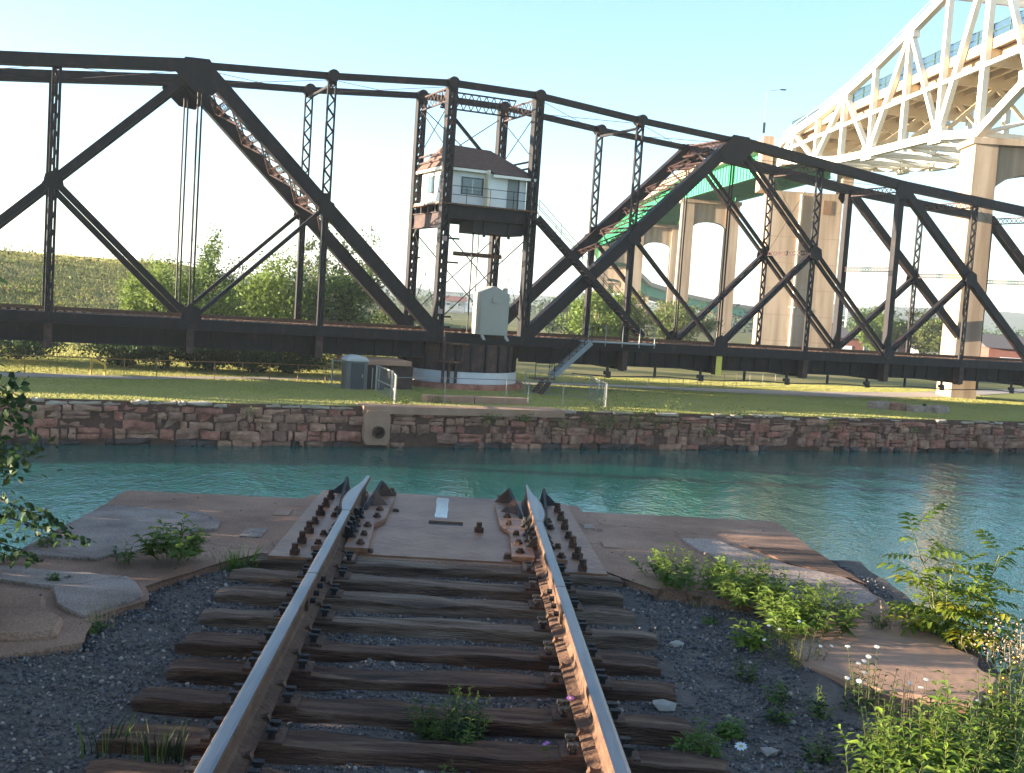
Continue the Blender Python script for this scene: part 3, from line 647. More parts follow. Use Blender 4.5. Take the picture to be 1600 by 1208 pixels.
ez = .12; R4 = [(t0-.35, F0-.30, zl-ez), (tm+.25, F0-.30, zl-ez), (t1+.40, F0-.30, zl-ez), (t1+.40, K0+.3, zl-ez), (t0-.35, K0+.3, zl-ez)]
rg = [(t0+.55, 2.7, 10.85), (t1-1.45, 2.7, 10.75)]
mb = MB(); P = [B(*q) for q in R4] + [B(*q) for q in rg] + [B(tm+.15, F0-.95, zr-.02), B(t1+.45, F0-.95, zr-.02), B(t1+.45, K0+.3, zr-.1)]
mb.add(P, [(0, 1, 2, 6, 5), (2, 3, 6), (3, 4, 5, 6), (4, 0, 5), (1, 7, 8, 2), (2, 8, 9, 3)])
mb.add([p-Vector((0, 0, .12)) for p in P], [(5, 6, 2, 1, 0), (6, 3, 2), (6, 5, 4, 3), (5, 0, 4), (2, 8, 7, 1), (3, 9, 8, 2)])
part_c(mb, 'roof', 'roof_shingle')
mb = MB()
for a, c, zt in ((R4[0], (tm+.12, F0-.30, 0), zl), ((tm+.15, F0-.95, 0), (t1+.45, F0-.95, 0), zr+.1), ((t0-.35, F0-.3, 0), (t0-.35, K0+.3, 0), zl)):
    mb.beam(B(a[0], a[1]-.02, zt-.26), B(c[0], c[1]-.02, zt-.26), .06, .16, (0, 0, 1) if False else None)
part_c(mb, 'fascia', 'white_paint')
def window(t0, t1, n, z0, z1, par, nrm=-1, bars=1):
    mb = MB(); mb.box(t0, t1, n-.05, n-.022, z0, z1, B); f = part_c(mb, 'window', 'dark_frame', par)
    mb = MB(); mb.box(t0+.07, t1-.07, n-.062, n-.051, z0+.07, z1-.07, B); mb.build('pane', 'window_glass', f)
    mb = MB()
    for i in range(1, bars+1): tt_ = t0+(t1-t0)*i/(bars+1); mb.box(tt_-.02, tt_+.02, n-.075, n-.063, z0+.07, z1-.07, B)
    mb.box(t0-.03, t1+.03, n-.09, n-.0515, z0-.06, z0-.003, B); mb.build('sash', 'cabin_white', f)
window(1.22, 2.62, F0, 7.75, 8.78, cb, bars=1)
mb = MB(); mb.box(3.98, 4.62, F0-.60, F0-.552, z0+.02, 8.95, B); d_ = part_c(mb, 'door', 'door_grey')
mb = MB(); mb.box(4.63, 4.72, F0-.61, F0-.553, z0+.02, 9.0, B); mb.build('frame', 'dark_frame', d_)
for n0, n1 in ((1.1, 1.75), (2.6, 3.7)):
    mb = MB(); mb.box(t0-.05, t0-.022, n0, n1, 7.8, 8.85, B); f = part_c(mb, 'window', 'dark_frame'); mb = MB(); mb.box(t0-.06, t0-.051, n0+.07, n1-.07, 7.87, 8.78, B); mb.build('pane', 'window_glass', f)
mb = MB(); mb.box(-.24, t0-.03, .3, K0, 7.103, 7.22, B); part_c(mb, 'sill_board', 'sign_yellow' if False else 'cabin_cream')
for z_ in (7.6, 8.1): rod('cabin_rail', B(.3, -.3, z_), B(5.5, -.3, z_), .02)
for t_ in (1.2, 2.7, 4.2, 5.5): rod('railing_post', B(t_, -.3, 7.1), B(t_, -.3, 8.1), .02)
# grey equipment cabinet
cq = thing('equipment_cabinet', 'tall pale grey metal cabinet with gabled top standing on the bridge chord below the cabin', 'cabinet', B(2.9, -.5, -.45))
mb = MB(); a, c, n0, n1 = 2.22, 4.0, -1.15, .15
mb.prism([B(a, n0, -.45), B(c, n0, -.45), B(c, n0, 2.0), B((a+c)/2, n0, 2.42), B(a, n0, 2.0)], Nv*(n1-n0)); mb.build('body', 'cabinet_grey', cq)
mb = MB(); mb.box(2.9, 3.28, n0-.1, n0-.003, 1.45, 1.75, B); mb.build('vent_box', 'cabinet_grey', cq)
mb = MB(); mb.box(3.7, 3.9, n0+.1, n0+.4, 2.04, 2.36, B); mb.build('chimney_box', 'cabinet_grey', cq)
for t_ in (2.3, 3.8): mb = MB(); mb.prism([B(t_, n0-.02, -.46), B(t_, n0-.42, -.7), B(t_, n0-.42, -.76), B(t_, n0-.02, -.6)], Lv*.16); mb.build('bracket', 'cabinet_grey', cq)
mb = MB(); mb.box(a+.12, c-.12, n0-.012, n0-.002, -.35, 1.95, B); mb.build('door', 'cabinet_grey', cq)
# ------------------------------------------------------------------ high road bridge
hb_ = thing('road_bridge', 'white steel arch truss road bridge with tan deck high above the canal bank', 'road bridge', (34, 110, 0))
def hb(y, off, z): return Vector((35.73 - .1624*(y-92) + off*.987, y + .160*off, z + EYE))
HU = Vector((.987, .160, 0)); HD = Vector((-.160, .987, 0))
def hpart(mb, name, ms='white_paint', **kw): return mb.build(name, ms, hb_, **kw)
YK = {k: 92 + 6.2*k for k in range(-8, 8)}; YK[7] = 132.6
UZ = {0: 31.1, 1: 28.3, 2: 26.3, 3: 24.4, 4: 22.8, 5: 21.5, 6: 20.6, 7: 19.9}; LZ = {0: 15.6, 1: 16.2, 2: 16.2, 3: 16.2, 4: 16.3, 5: 16.9, 6: 17.5, 7: 17.9}
for k in range(1, 9): UZ[-k] = 31.1 + 4.2*k - .12*k*k; LZ[-k] = 15.6 + 3.3*k - .05*k*k
def dz(y): return 23.2 - .050*(y-88)        # top of the deck, from eye level
OFFS = (0, 10)
for off in OFFS:
    up = lambda k: hb(YK[k], off, UZ[k]); lo = lambda k: hb(YK[k], off, LZ[k])
    for k in range(-8, 7):
        for fn, nm, w_ in ((up, 'top_chord', .60), (lo, 'bottom_chord', .62)):
            mb = MB(); mb.beam(fn(k), fn(k+1), w_, w_*1.1, HU); hpart(mb, nm)
        if off == 0:
            mb = MB()
            for h in (.7, 1.1): mb.tube([up(k)+Vector((0, 0, h)), up(k+1)+Vector((0, 0, h))], .03, 4)
            for u in (0, .5): mb.tube([mid(up(k), up(k+1), u), mid(up(k), up(k+1), u)+Vector((0, 0, 1.1))], .03, 4)
            hpart(mb, 'catwalk_rail')
    for k in range(-8, 8):
        w_ = .62 if k == 0 else .46 if k % 2 else .5
        mb = MB(); p, q = lo(k), up(k)
        for s_ in (-1, 1): mb.beam(p+HD*s_*w_*.36, q+HD*s_*w_*.36, .50, w_*.28, HU)
        n = int((q-p).length/.9)
        for i in range(n): mb.beam(mid(p, q, (i+.1)/n), mid(p, q, (i+.75)/n), .46, w_*.46, HU)
        hpart(mb, 'vertical')
        if k < 7:
            a, c = (up(k), lo(k+1)) if k % 2 == 0 else (lo(k), up(k+1))
            mb = MB(); mb.beam(a, c, .48, .54 if k % 2 == 0 else .36, HU); hpart(mb, 'diagonal')
        for fn, s_ in ((up, .9), (lo, 1.0)):
            if (k % 2 == 0) == (fn is up): mb = MB(); mb.beam(fn(k)-HD*s_, fn(k)+HD*s_, .64, 1.25, HU); hpart(mb, 'gusset')
for k in range(-8, 8):
    y = YK[k]; zf = dz(y)-.75
    mb = MB(); mb.beam(hb(y, .3, zf-.65), hb(y, 9.7, zf-.65), .34, 1.3, HD); hpart(mb, 'floor_beam', 'cream_paint')
    mb = MB(); mb.beam(hb(y, .3, LZ[k]), hb(y, 9.7, LZ[k]), .3, .4, HD); hpart(mb, 'bottom_strut')
    if LZ[k] < zf-2.5:
        for a, c in ((.4, 5), (9.6, 5)):
            mb = MB(); mb.beam(hb(y, a, LZ[k]+.3), hb(y, c, zf-1.2), .28, .34, HD); hpart(mb, 'sway_brace', 'cream_paint')
    if UZ[k] > dz(y)+5: mb = MB(); mb.beam(hb(y, .3, UZ[k]-.3), hb(y, 9.7, UZ[k]-.3), .4, .7, HD); hpart(mb, 'top_strut')
    if k < 7:
        for a, c in ((.2, 9.8), (9.8, .2)): mb = MB(); mb.beam(hb(y, a, LZ[k]), hb(YK[k+1], c, LZ[k+1]), .24, .3, HU); hpart(mb, 'bottom_lateral')
        mb = MB(); mb.beam(hb(y, 0, zf-1.3), hb(YK[k+1], 0, dz(YK[k+1])-2.05), .3, .34, HU); hpart(mb, 'strut')
for off in (1.3, 2.9, 4.3, 5.7, 7.1, 8.7):
    mb = MB(); mb.beam(hb(48, off, dz(48)-1.0), hb(130.8, off, dz(130.8)-1.0), .26, .62, HU); hpart(mb, 'stringer', 'cream_paint')
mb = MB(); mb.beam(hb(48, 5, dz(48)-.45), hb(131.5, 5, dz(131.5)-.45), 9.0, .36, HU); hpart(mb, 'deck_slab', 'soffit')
for off in (.42, 9.58): mb = MB(); mb.beam(hb(48, off, dz(48)-.40), hb(131.5, off, dz(131.5)-.40), .22, .80, HU); hpart(mb, 'parapet', 'deck_concrete')
for off in (.5, 9.5):
    mb = MB()
    for h in (.12, .62, 1.22): mb.tube([hb(48, off, dz(48)+h), hb(131.5, off, dz(131.5)+h)], .04, 4)
    y = 48
    while y < 131.5: mb.beam(hb(y, off, dz(y)), hb(y, off, dz(y)+1.25), .07, .07, HU); y += 2.2
    y = 60
    while y < 131.5: mb.beam(hb(y, off, dz(y)+.1), hb(y, off, dz(y)+1.2), .03, .03, HU); y += .15
    hpart(mb, 'railing', 'railing_teal')
# piers
def pier(label, Y, X, half, lw, ld, ztop, zarch, base=-4.4, th=.0, solid_=False, inner=None):
    o = thing('concrete_pier', label, 'pier', (X, Y, base), 'piers of the road bridge')
    c, s_ = math.cos(th), math.sin(th)
    def P(u, d, z): return (X + u*c - d*s_, Y + u*s_ + d*c, z)
    for sg in (-1, 1):
        mb = MB(); u0, u1 = sorted((sg*(half-lw), sg*half)); k = .12
        mb.hexa([P(u0-k, -ld/2-k, base), P(u1+k, -ld/2-k, base), P(u1+k, ld/2+k, base), P(u0-k, ld/2+k, base), P(u0, -ld/2, ztop), P(u1, -ld/2, ztop), P(u1, ld/2, ztop), P(u0, ld/2, ztop)])
        mb.build('column', 'pier_concrete', o)
        mb = MB(); mb.hexa([P(u0-.7, -ld/2-.6, base-1), P(u1+.7, -ld/2-.6, base-1), P(u1+.7, ld/2+.6, base-1), P(u0-.7, ld/2+.6, base-1)]+[P(u0-.7, -ld/2-.6, base+.0), P(u1+.7, -ld/2-.6, base+.0), P(u1+.7, ld/2+.6, base+.0), P(u0-.7, ld/2+.6, base+.0)]); 
    w_ = half-lw; dd = ld*.36
    pts = [(-w_+.002, ztop-.05), (-w_+.002, zarch-w_*.42)] + [(-w_*math.cos(a)*.998, zarch - w_*.42 + w_*.42*math.sin(a)) for a in lin(0.05, math.pi-.05, 11)] + [(w_-.002, zarch-w_*.42), (w_-.002, ztop-.05)]
    mb = MB(); mb.prism([P(u, -dd, z) for u, z in pts], Vector(P(0, dd*2, 0))-Vector(P(0, 0, 0))); mb.build('arch_beam', 'pier_concrete', o)
    mb = MB(); mb.hexa([P(*q) for q in [(-half-.25, -ld/2-.2, ztop+.003), (half+.25, -ld/2-.2, ztop+.003), (half+.25, ld/2+.2, ztop+.003), (-half-.25, ld/2+.2, ztop+.003), (-half-.25, -ld/2-.2, ztop+.5), (half+.25, -ld/2-.2, ztop+.5), (half+.25, ld/2+.2, ztop+.5), (-half-.25, ld/2+.2, ztop+.5)]]); mb.build('cap', 'pier_concrete', o)
    return o, P
pier('tall tan concrete pier on the lawn carrying the white truss', 92.0, 41.3, 6.15, 1.75, 3.5, 16.3, 14.4, -3.9, R_(-3))
# broad second pier with its two posts rising to the deck
p2 = thing('concrete_pier', 'broad solid concrete pier with a white drain pipe behind the swing bridge', 'pier', (33.9, 131.5, -4), 'piers of the road bridge')
def P2(u, d, z): return (32.4 + u*math.cos(R_(-3)) - d*math.sin(R_(-3)), 134.2 + u*math.sin(R_(-3)) + d*math.cos(R_(-3)), z)
mb = MB(); mb.box(-4.15, 4.15, -2.2, 2.2, -4.5, 16.2, P2); mb.build('column', 'pier_concrete', p2)
for u in (-5.3, 4.1): mb = MB(); mb.box(u, u+1.25, -1.6, 1.6, 16.2, 22.4, P2); mb.build('post', 'pier_concrete', p2)
mb = MB(); mb.box(-4.45, 4.45, -2.5, 2.5, 16.203, 16.8, P2); 
mb = MB(); mb.box(2.0, 3.0, -2.26, -2.203, 13.8, 15.4, P2); mb.build('recess_shade', 'soffit', p2)  # dark panel on the flat face stands for shade inside a recess
mb = MB(); mb.tube([P2(-.55, -2.34, -4.2), P2(-.55, -2.34, 15.9)], .11, 8); mb.box(-.85, -.25, -2.5, -2.203, 2.9, 3.05, P2); mb.build('drain_pipe', 'white_paint', p2)
for z_ in lin(-1, 14, 6): mb = MB(); mb.box(-4.1, 4.1, -2.206, -2.198, z_, z_+.03, P2); mb.build('joint_line', 'soffit', p2)
VI = [(134, 31.9, 18.2), (168, 27.2, 18.0), (200, 23.6, 16.4), (234, 20.3, 13.8), (270, 21.9, 11.2), (310, 26.8, 8.4), (350, 35.8, 5.7), (390, 52.5, 3.6), (430, 75, 1.8), (470, 104, 0.4)]
lab = ['first twin column concrete pier under the green girders, arched head beam', 'second twin column pier under the green girders, partly behind the first', 'third green girder pier, slimmer with distance, beside the leafy tree', 'fourth green girder pier seen through the inclined truss member', 'fifth and shorter green girder pier low behind the stair', 'far low pier of the viaduct where it turns away', 'far low pier near the end of the viaduct curve', 'farthest low pier of the viaduct among trees']
gi = thing('green_viaduct', 'approach viaduct of bright green plate girders with pale concrete deck curving into the distance', 'viaduct', (28, 170, 0))
for i in range(1, 9):
    Y, X, z_ = VI[i]; pier(lab[i-1], Y, X, 4.15, 1.75, 2.3, z_-.55, z_-3.1, -4.6, R_(-2 if i < 4 else -10))
C = [Vector((x, y, z)) for y, x, z in VI]
for i in range(len(C)-1):
    a, c = C[i], C[i+1]; d = (c-a); sv = Vector((d.y, -d.x, 0)).normalized(); b0 = a+d.normalized()*.05; c0 = c-d.normalized()*.05
    for off in (-3.6, 3.6):
        mb = MB(); mb.beam(b0+sv*off+Vector((0, 0, 1.4)), c0+sv*off+Vector((0, 0, 1.4)), .10, 2.6, sv)
        mb.beam(b0+sv*off+Vector((0, 0, .1)), c0+sv*off+Vector((0, 0, .1)), .5, .06, sv); mb.beam(b0+sv*off+Vector((0, 0, 2.74)), c0+sv*off+Vector((0, 0, 2.74)), .5, .06, sv)
        g_ = mb.build('girder', 'girder_green', gi)
        m2 = MB(); n = int(d.length/1.15)
        for k in range(1, n): p = mid(b0, c0, k/n)+sv*(off-(.12 if off < 0 else -.12)); m2.beam(p+Vector((0, 0, .14)), p+Vector((0, 0, 2.7)), .16, .07, sv)
        m2.build('stiffener', 'girder_green', g_, kind='stuff')
    for k in range(0, 6): mb = MB(); p = mid(b0, c0, (k+.5)/6); mb.beam(p-sv*3.5+Vector((0, 0, .9)), p+sv*3.5+Vector((0, 0, .9)), .12, .9, Vector((0, 0, 1)).cross(sv)); mb.build('cross_frame', 'girder_green', gi)
    mb = MB(); mb.beam(b0+Vector((0, 0, 3.0)), c0+Vector((0, 0, 3.0)), 9.6, .42, sv); mb.build('deck_slab', 'deck_concrete', gi)
    mb = MB()
    for off in (-4.7, 4.7): mb.beam(b0+sv*off+Vector((0, 0, 3.62)), c0+sv*off+Vector((0, 0, 3.62)), .2, .8, sv)
    mb.build('parapet', 'deck_concrete', gi)
lp = thing('street_lamp', 'single curved-arm lamp post standing on the high bridge deck at its far pier', 'street lamp', (27.2, 134.2, 22.3))
mb = MB(); mb.tube([(27.2, 134.2, 21), (27.2, 134.2, 27.0), (27.3, 134.2, 27.5), (27.7, 134.2, 27.8), (28.8, 134.2, 28.0)], .032, 6); mb.build('pole', 'galv_post', lp)
mb = MB(); mb.loft([[(28.7+.45*u, 134.2+w_*math.cos(a)*.16, 28.0+w_*math.sin(a)*.09) for a in lin(0, 2*math.pi*.875, 8)] for u, w_ in ((0, .5), (.4, 1), (1.2, 1), (1.7, .5))]); mb.build('lamp_head', 'dark_frame', lp)
mb = MB(); mb.box(27.06, 27.34, 134.0, 134.1, 22.9, 24.1); mb.build('signal_box', 'dark_frame', lp)
# ------------------------------------------------------------------ foliage kit
LQ = ([(-.5, 0, 0), (0, -.28, .06), (.5, 0, -.02), (0, .28, .06)], [(0, 1, 2), (0, 2, 3)])
def crown_pts(n, c, rad, clumps, spread=.26, hollow=.55):
    """leaf positions in clumps spread unevenly through an ellipsoid"""
    c = np.array(c); rad = np.array(rad)
    d = rng.normal(size=(clumps, 3)); d /= np.linalg.norm(d, axis=1)[:, None]; d[:, 2] = d[:, 2]*.9+.08
    r = rng.uniform(hollow, 1.0, clumps)*(1+.22*np.sin(d[:, 0]*5+d[:, 1]*3+rng.uniform(0, 6)))
    ctr = d*r[:, None]; idx = rng.integers(0, clumps, n); sz = rng.uniform(.5, 1.25, clumps)
    p = ctr[idx] + rng.normal(size=(n, 3))*spread*sz[idx][:, None]*np.array([1, 1, .75])
    return c + p*rad, ctr*rad + c
def tree(name, label, loc, h, rx, leaf, n=4500, ls=.30, cat='tree', mats=('leaf_mid', 'leaf_bright'), group=None, low=.12, ry=None, clumps=60, spread=.2, trunk=.16):
    o = thing(name, label, cat, loc, group); L0 = Vector(loc)
    P, ctr = crown_pts(n, (0, 0, h*(.5+low*.5)), (rx, ry or rx, h*(.5-low*.5)), clumps, spread)
    P = P[P[:, 2] > .1]; n = len(P)
    mi = rng.integers(0, len(mats), len(P)*1)
    me = scatter_mesh('crown', LQ[0], LQ[1], P, ls*rng.uniform(.6, 1.35, len(P)), list(mats), mi)
    put('crown', me, o, loc=(0, 0, 0)); o.children[0].matrix_parent_inverse = Matrix()
    mb = MB(); top = h*.72; pts = [Vector((.12*math.sin(i*1.7)*h*.1, .1*math.cos(i*2.1)*h*.1, top*i/5-.3*(i == 0))) for i in range(6)]
    mb.tube(pts, [trunk*(1-.15*i) for i in range(6)], 7)
    for i in range(min(9, len(ctr))):
        q = Vector(ctr[i]); s_ = pts[2]+(pts[4]-pts[2])*random.random(); mb.tube([s_, s_.lerp(q, .5)+Vector((0, 0, .1*h*.3)), q], [trunk*.45, trunk*.28, trunk*.1], 5)
    t_ = mb.build('trunk', 'bark', o); t_.matrix_parent_inverse = Matrix()
    return o
def stuff_foliage(name, P, ls, mats, label=None, **kw):
    mi = rng.integers(0, len(mats), len(P)); me = scatter_mesh(name, LQ[0], LQ[1], P, ls*rng.uniform(.6, 1.4, len(P)), list(mats), mi)
    return put(name, me, None, kind='stuff', **kw)
# ------------------------------------------------------------------ far bank: trees
def gz(x, y):
    q = Vector((x, y, 0))-O0; return lawn_z(q.dot(Lv), q.dot(Nv))
def ftree(label, x, y, ztop, rx, leaf_mats, n=4200, ls=.30, zb=None, **kw):
    b_ = gz(x, y) if zb is None else zb
    return tree(kw.pop('name', 'leafy_tree'), label, (x, y, b_), ztop-b_, rx, None, n, ls, mats=leaf_mats, **kw)
G1 = 'trees on the far bank'
ftree('bushy pale green tree at the foot of the grassy rise, low and round', -24.2, 76, 2.75, 2.5, ('leaf_mid', 'leaf_bright'), 7500, .24, zb=-3.7, group=G1, low=0, spread=.15)
ftree('green tree with a taller pointed crown behind the double hanger rods', -21.2, 80, 4.1, 2.1, ('leaf_dark', 'leaf_mid'), 7500, .22, zb=-3.7, group=G1, low=0)
ftree('darker round tree between the pale bush and the pointed tree', -23.6, 81, 2.5, 2.1, ('leaf_mid', 'leaf_dark'), 5500, .23, zb=-3.7, group=G1, low=0)
ftree('broad bright green tree seen behind the lower sub-strut, widest of the bank', -16.4, 77, 3.2, 3.1, ('leaf_mid', 'leaf_bright'), 11000, .24, zb=-3.7, group=G1, clumps=90, low=0)
ftree('deep green bushy tree under the great inclined member', -12.2, 79, 3.7, 2.9, ('leaf_dark', 'leaf_mid'), 10000, .24, zb=-3.7, group=G1, clumps=90, low=0)
ftree('tall thin-leaved olive tree rising behind the others', -16.2, 104, 7.0, 3.7, ('leaf_olive', 'leaf_dark'), 5000, .28, zb=-2, group=G1, clumps=80, spread=.13)
ftree('small yellow-green bush right of the deep green tree', -11.0, 96, .2, 2.2, ('leaf_olive', 'leaf_bright'), 2200, .26, group=G1, cat='bush', name='leafy_bush')
ftree('grey-green rounded tree right of the tower foot behind the inclined member', 6.4, 150, 2.2, 3.2, ('leaf_far', 'leaf_dark'), 4500, .36, group=G1)
ftree('bright yellow-green tree behind the stair landing', 8.6, 120, 3.4, 3.4, ('leaf_bright', 'leaf_mid'), 8400, .32, group=G1)
ftree('leafy bright tree growing against the stair side of the fourth pier', 11.6, 124, 3.2, 2.8, ('leaf_bright', 'leaf_olive'), 5700, .32, group=G1)
ftree('rounded tree low between the two piers under the green girders', 21.0, 150, 2.7, 4.0, ('leaf_mid', 'leaf_olive'), 6900, .36, group=G1)
ftree('light green tree in front of the brick warehouse, nearer the broad pier', 55.3, 172, 3.6, 3.2, ('leaf_mid', 'leaf_bright'), 5400, .36, group=G1)
ftree('round green tree beside the thick main post, second from the broad pier', 60.8, 170, 3.5, 3.8, ('leaf_mid', 'leaf_olive'), 6900, .36, group=G1)
ftree('darker tree behind the two green ones by the brick warehouse', 58.6, 186, 4.4, 3.4, ('leaf_dark', 'leaf_mid'), 4800, .38, group=G1)
ftree('small pale tree left of the tan pier base', 65.5, 176, 2.8, 2.6, ('leaf_bright', 'leaf_olive'), 3900, .36, group=G1)
# low evergreens behind the fence, under the left arm
for i, (x, y, h, r_) in enumerate([(*tuple(B(t, n, 0))[:2], h, r_) for t, n, h, r_ in ((-16.8, 7.6, 1.7, 1.6), (-14.3, 7.4, 1.8, 1.6), (-11.8, 7.2, 1.7, 1.5), (-9.3, 7.0, 1.8, 1.6), (-6.9, 7.0, 1.6, 1.5), (-22.5, 10, 1.9, 2.4), (-29, 11, 2, 3.0))]):
    lb = ['low dark evergreen shrub behind the orange fence, first of the row', 'low dark evergreen shrub behind the orange fence, second of the row', 'low dark evergreen shrub behind the orange fence, middle of the row', 'low dark evergreen shrub behind the orange fence, fourth of the row', 'low dark evergreen shrub behind the fence nearest the grey toilet', 'wide dark shrub beyond the yellow barrier under the bridge arm', 'dark shrub at the far end of the lawn past the barrier'][i]
    ftree(lb, x, y, gz(x, y)+h, r_, ('leaf_pine', 'leaf_dark', 'leaf_pine'), 3000, .2, cat='shrub', name='evergreen_shrub', group='low evergreens behind the fence', low=.0, clumps=30, spread=.3)
P = []
for t, n, h, w_, k in [(-7.5, 12, 1.2, 2.2, 500), (-4, 22, 1.5, 4, 700), (2, 24, 1.4, 4, 700), (7, 22, 1.6, 4, 700), (-12, 16, 1.4, 3, 500), (13, 40, 1.8, 5, 600), (20, 44, 1.8, 6, 600), (-3, 14, .9, 2.5, 500)]:
    c = B(t, n, 0); P.append(np.array([c.x, c.y, gz(c.x, c.y)+h*.4])+rng.normal(size=(k, 3))*np.array([w_*.5, w_*.4, h*.32]))
stuff_foliage('undergrowth', np.concatenate(P), .26, ['leaf_olive', 'leaf_mid', 'leaf_bright', 'leaf_gold'])
# scrub over the rise
P = []
for i in range(900):
    t = rng.uniform(-75, -6); n = rng.uniform(15, 64); c = B(t, n, 0); k = int(rng.uniform(14, 60)); s_ = rng.uniform(.3, 1.5)
    if noise.noise(Vector((c.x*.05, c.y*.05, 2))) < -.12 and random.random() < .8: continue
    P.append(np.array([c.x, c.y, gz(c.x, c.y)+.15])+rng.normal(size=(k, 3))*np.array([s_, s_, .28*s_+.08]))
stuff_foliage('hill_scrub', np.concatenate(P), .26, ['leaf_olive', 'leaf_mid', 'leaf_bright', 'leaf_brown', 'leaf_olive'])
# weeds, wild flowers at the wall top and in its joints
P = []; Pg = []
for t, n, z, k, s_ in [(-1.3, -11.8, -4.15, 90, .22), (.6, -11.8, -4.1, 70, .2), (2.7, -11.8, -4.3, 60, .2), (4.4, -11.75, -4.2, 140, .38), (5.6, -11.75, -4.25, 120, .34), (6.9, -11.7, -4.05, 110, .35), (8.3, -11.7, -4.2, 80, .3), (9.6, -11.7, -4.2, 60, .25), (19.8, -11.75, -4.1, 80, .22), (13.6, -11.3, -3.7, 60, .22), (5.5, -10.6, -3.6, 120, .4), (7.8, -10.4, -3.6, 130, .45), (10.2, -10.3, -3.6, 90, .4), (16, -10.6, -3.65, 40, .25), (-6.3, -10.6, -3.6, 90, .22), (-5.2, -10.4, -3.6, 60, .2), (-3.0, -9.2, -3.6, 60, .2), (26, -11.75, -4.4, 30, .15), (-13, -11.8, -4.1, 30, .15), (11.5, -11.8, -4.6, 40, .15)]:
    c = B(t, n, z); P.append(np.array(c)+np.array([0, -.08, 0])+rng.normal(size=(int(k*1.8), 3))*np.array([s_*1.25, s_*.45, s_*.7]))
    if -2 < t < 9: Pg.append(np.array(c)+np.array([0, -.1, .12])+rng.normal(size=(k//7, 3))*np.array([s_*.8, s_*.4, s_*.5]))
stuff_foliage('wall_weeds', np.concatenate(P), .10, ['leaf_mid', 'leaf_bright', 'leaf_olive']); stuff_foliage('wall_wildflowers', np.concatenate(Pg), .08, ['leaf_gold'])
# far woods in one mass between buildings
P = []
for i in range(520):
    a = rng.uniform(R_(-28), R_(32)); D = rng.uniform(330, 620); s_ = rng.uniform(2.5, 5.0)
    if abs(a+.065) < .03 and random.random() < .6: continue
    P.append(np.array([math.sin(a)*D, math.cos(a)*D, -3.5+s_*.5+rng.uniform(0, 1.5)])+rng.normal(size=(40, 3))*np.array([s_, s_, s_*.42]))
stuff_foliage('distant_wood', np.concatenate(P), 1.5, ['leaf_far', 'leaf_dark', 'leaf_far'])
# ------------------------------------------------------------------ far bank: buildings
def house(label, cat, x, y, w_, d_, zb, h, rh, wall_m, roof_m, rot=0, name='building', wins=3, door=None, flat=False):
    o = thing(name, label, cat, (x, y, zb)); c, s_ = math.cos(rot), math.sin(rot)
    def P(u, v, z): return (x+u*c-v*s_, y+u*s_+v*c, zb+z)
    mb = MB(); mb.box(-w_/2, w_/2, -d_/2, d_/2, -1.5, h, P); mb.build('wall', wall_m, o)
    mb = MB()
    if flat: mb.box(-w_/2-.2, w_/2+.2, -d_/2-.2, d_/2+.2, h+.003, h+.4, P)
    else: mb.prism([P(-w_/2-.4, -d_/2-.5, h), P(-w_/2-.4, 0, h+rh), P(-w_/2-.4, d_/2+.5, h)], Vector(P(w_+.8, 0, 0))-Vector(P(0, 0, 0)))
    mb.build('roof', roof_m, o)
    for i in range(wins):
        u = -w_/2+w_*(i+.5)/wins; mb = MB(); mb.box(u-.6, u+.6, -d_/2-.06, -d_/2-.003, h*.35, h*.75, P); f = mb.build('window', 'white_paint', o); mb = MB(); mb.box(u-.5, u+.5, -d_/2-.08, -d_/2-.062, h*.35+.1, h*.75-.1, P); mb.build('pane', 'window_glass', f)
    if door: mb = MB(); mb.box(door[0], door[1], -d_/2-.09, -d_/2-.004, 0, door[2], P); mb.build('door', door[3], o)
    return o
house('red brick warehouse with dark roof and blue-white loading door at the frame edge', 'warehouse', 66.5, 150, 12, 16, -4.6, 4.3, 1.6, 'brick_red', 'dark_roof', R_(-8), 'brick_warehouse', 0, (-4.6, -1.6, 3.2, 'blue_white'))
house('long red brick building with dark roof glimpsed behind trees by the broad pier', 'warehouse', 66.5, 212, 19, 14, -4.8, 3.6, 1.9, 'brick_red', 'dark_roof', R_(-6), 'brick_warehouse', 4, (-8.4, -5, 2.2, 'white_wall'))
house('small white shed between the trees and the tan pier', 'shed', 66.3, 182, 5, 4, -4.4, 2.6, .9, 'white_wall', 'dark_roof', 0, 'shed', 1)
house('grey flat-topped town block on the skyline beside the tower', 'building', -25.5, 430, 9, 9, -2.5, 5.3, 0, 'grey_wall', 'white_wall', 0, 'town_building', 3, flat=True)
house('low white town building seen between the tower legs', 'building', -17, 400, 13, 9, -2.5, 2.7, 0, 'white_wall', 'grey_wall', 0, 'town_building', 4, flat=True)
house('small red-roofed town house between the tower legs', 'house', -20.5, 370, 7, 6, -2.5, 2.4, 1.6, 'grey_wall', 'brick_red', 0, 'house', 2)
house('white cottage near the far trees right of the grey cabinet', 'house', 12, 330, 8, 6, -3, 2.6, 1.6, 'white_wall', 'dark_roof', 0, 'house', 2)
house('tall grey block of flats between two viaduct piers', 'building', 100.5, 520, 8, 8, -5, 10.3, 0, 'grey_wall', 'grey_wall', 0, 'apartment_block', 3, flat=True)
an = thing('antenna_mast', 'thin white antenna mast above the brick building beside the broad pier', 'mast', (75, 260, -3))
mb = MB(); mb.tube([(75, 260, -4), (75, 260, 5.7)], [.3, .16], 6); mb.build('pole', 'white_paint', an); mb = MB(); mb.box(73.9, 76.1, 259.9, 260.1, 3.0, 3.2); mb.box(74.2, 75.8, 259.9, 260.1, 1.9, 2.1); mb.build('crossarm', 'white_paint', an)
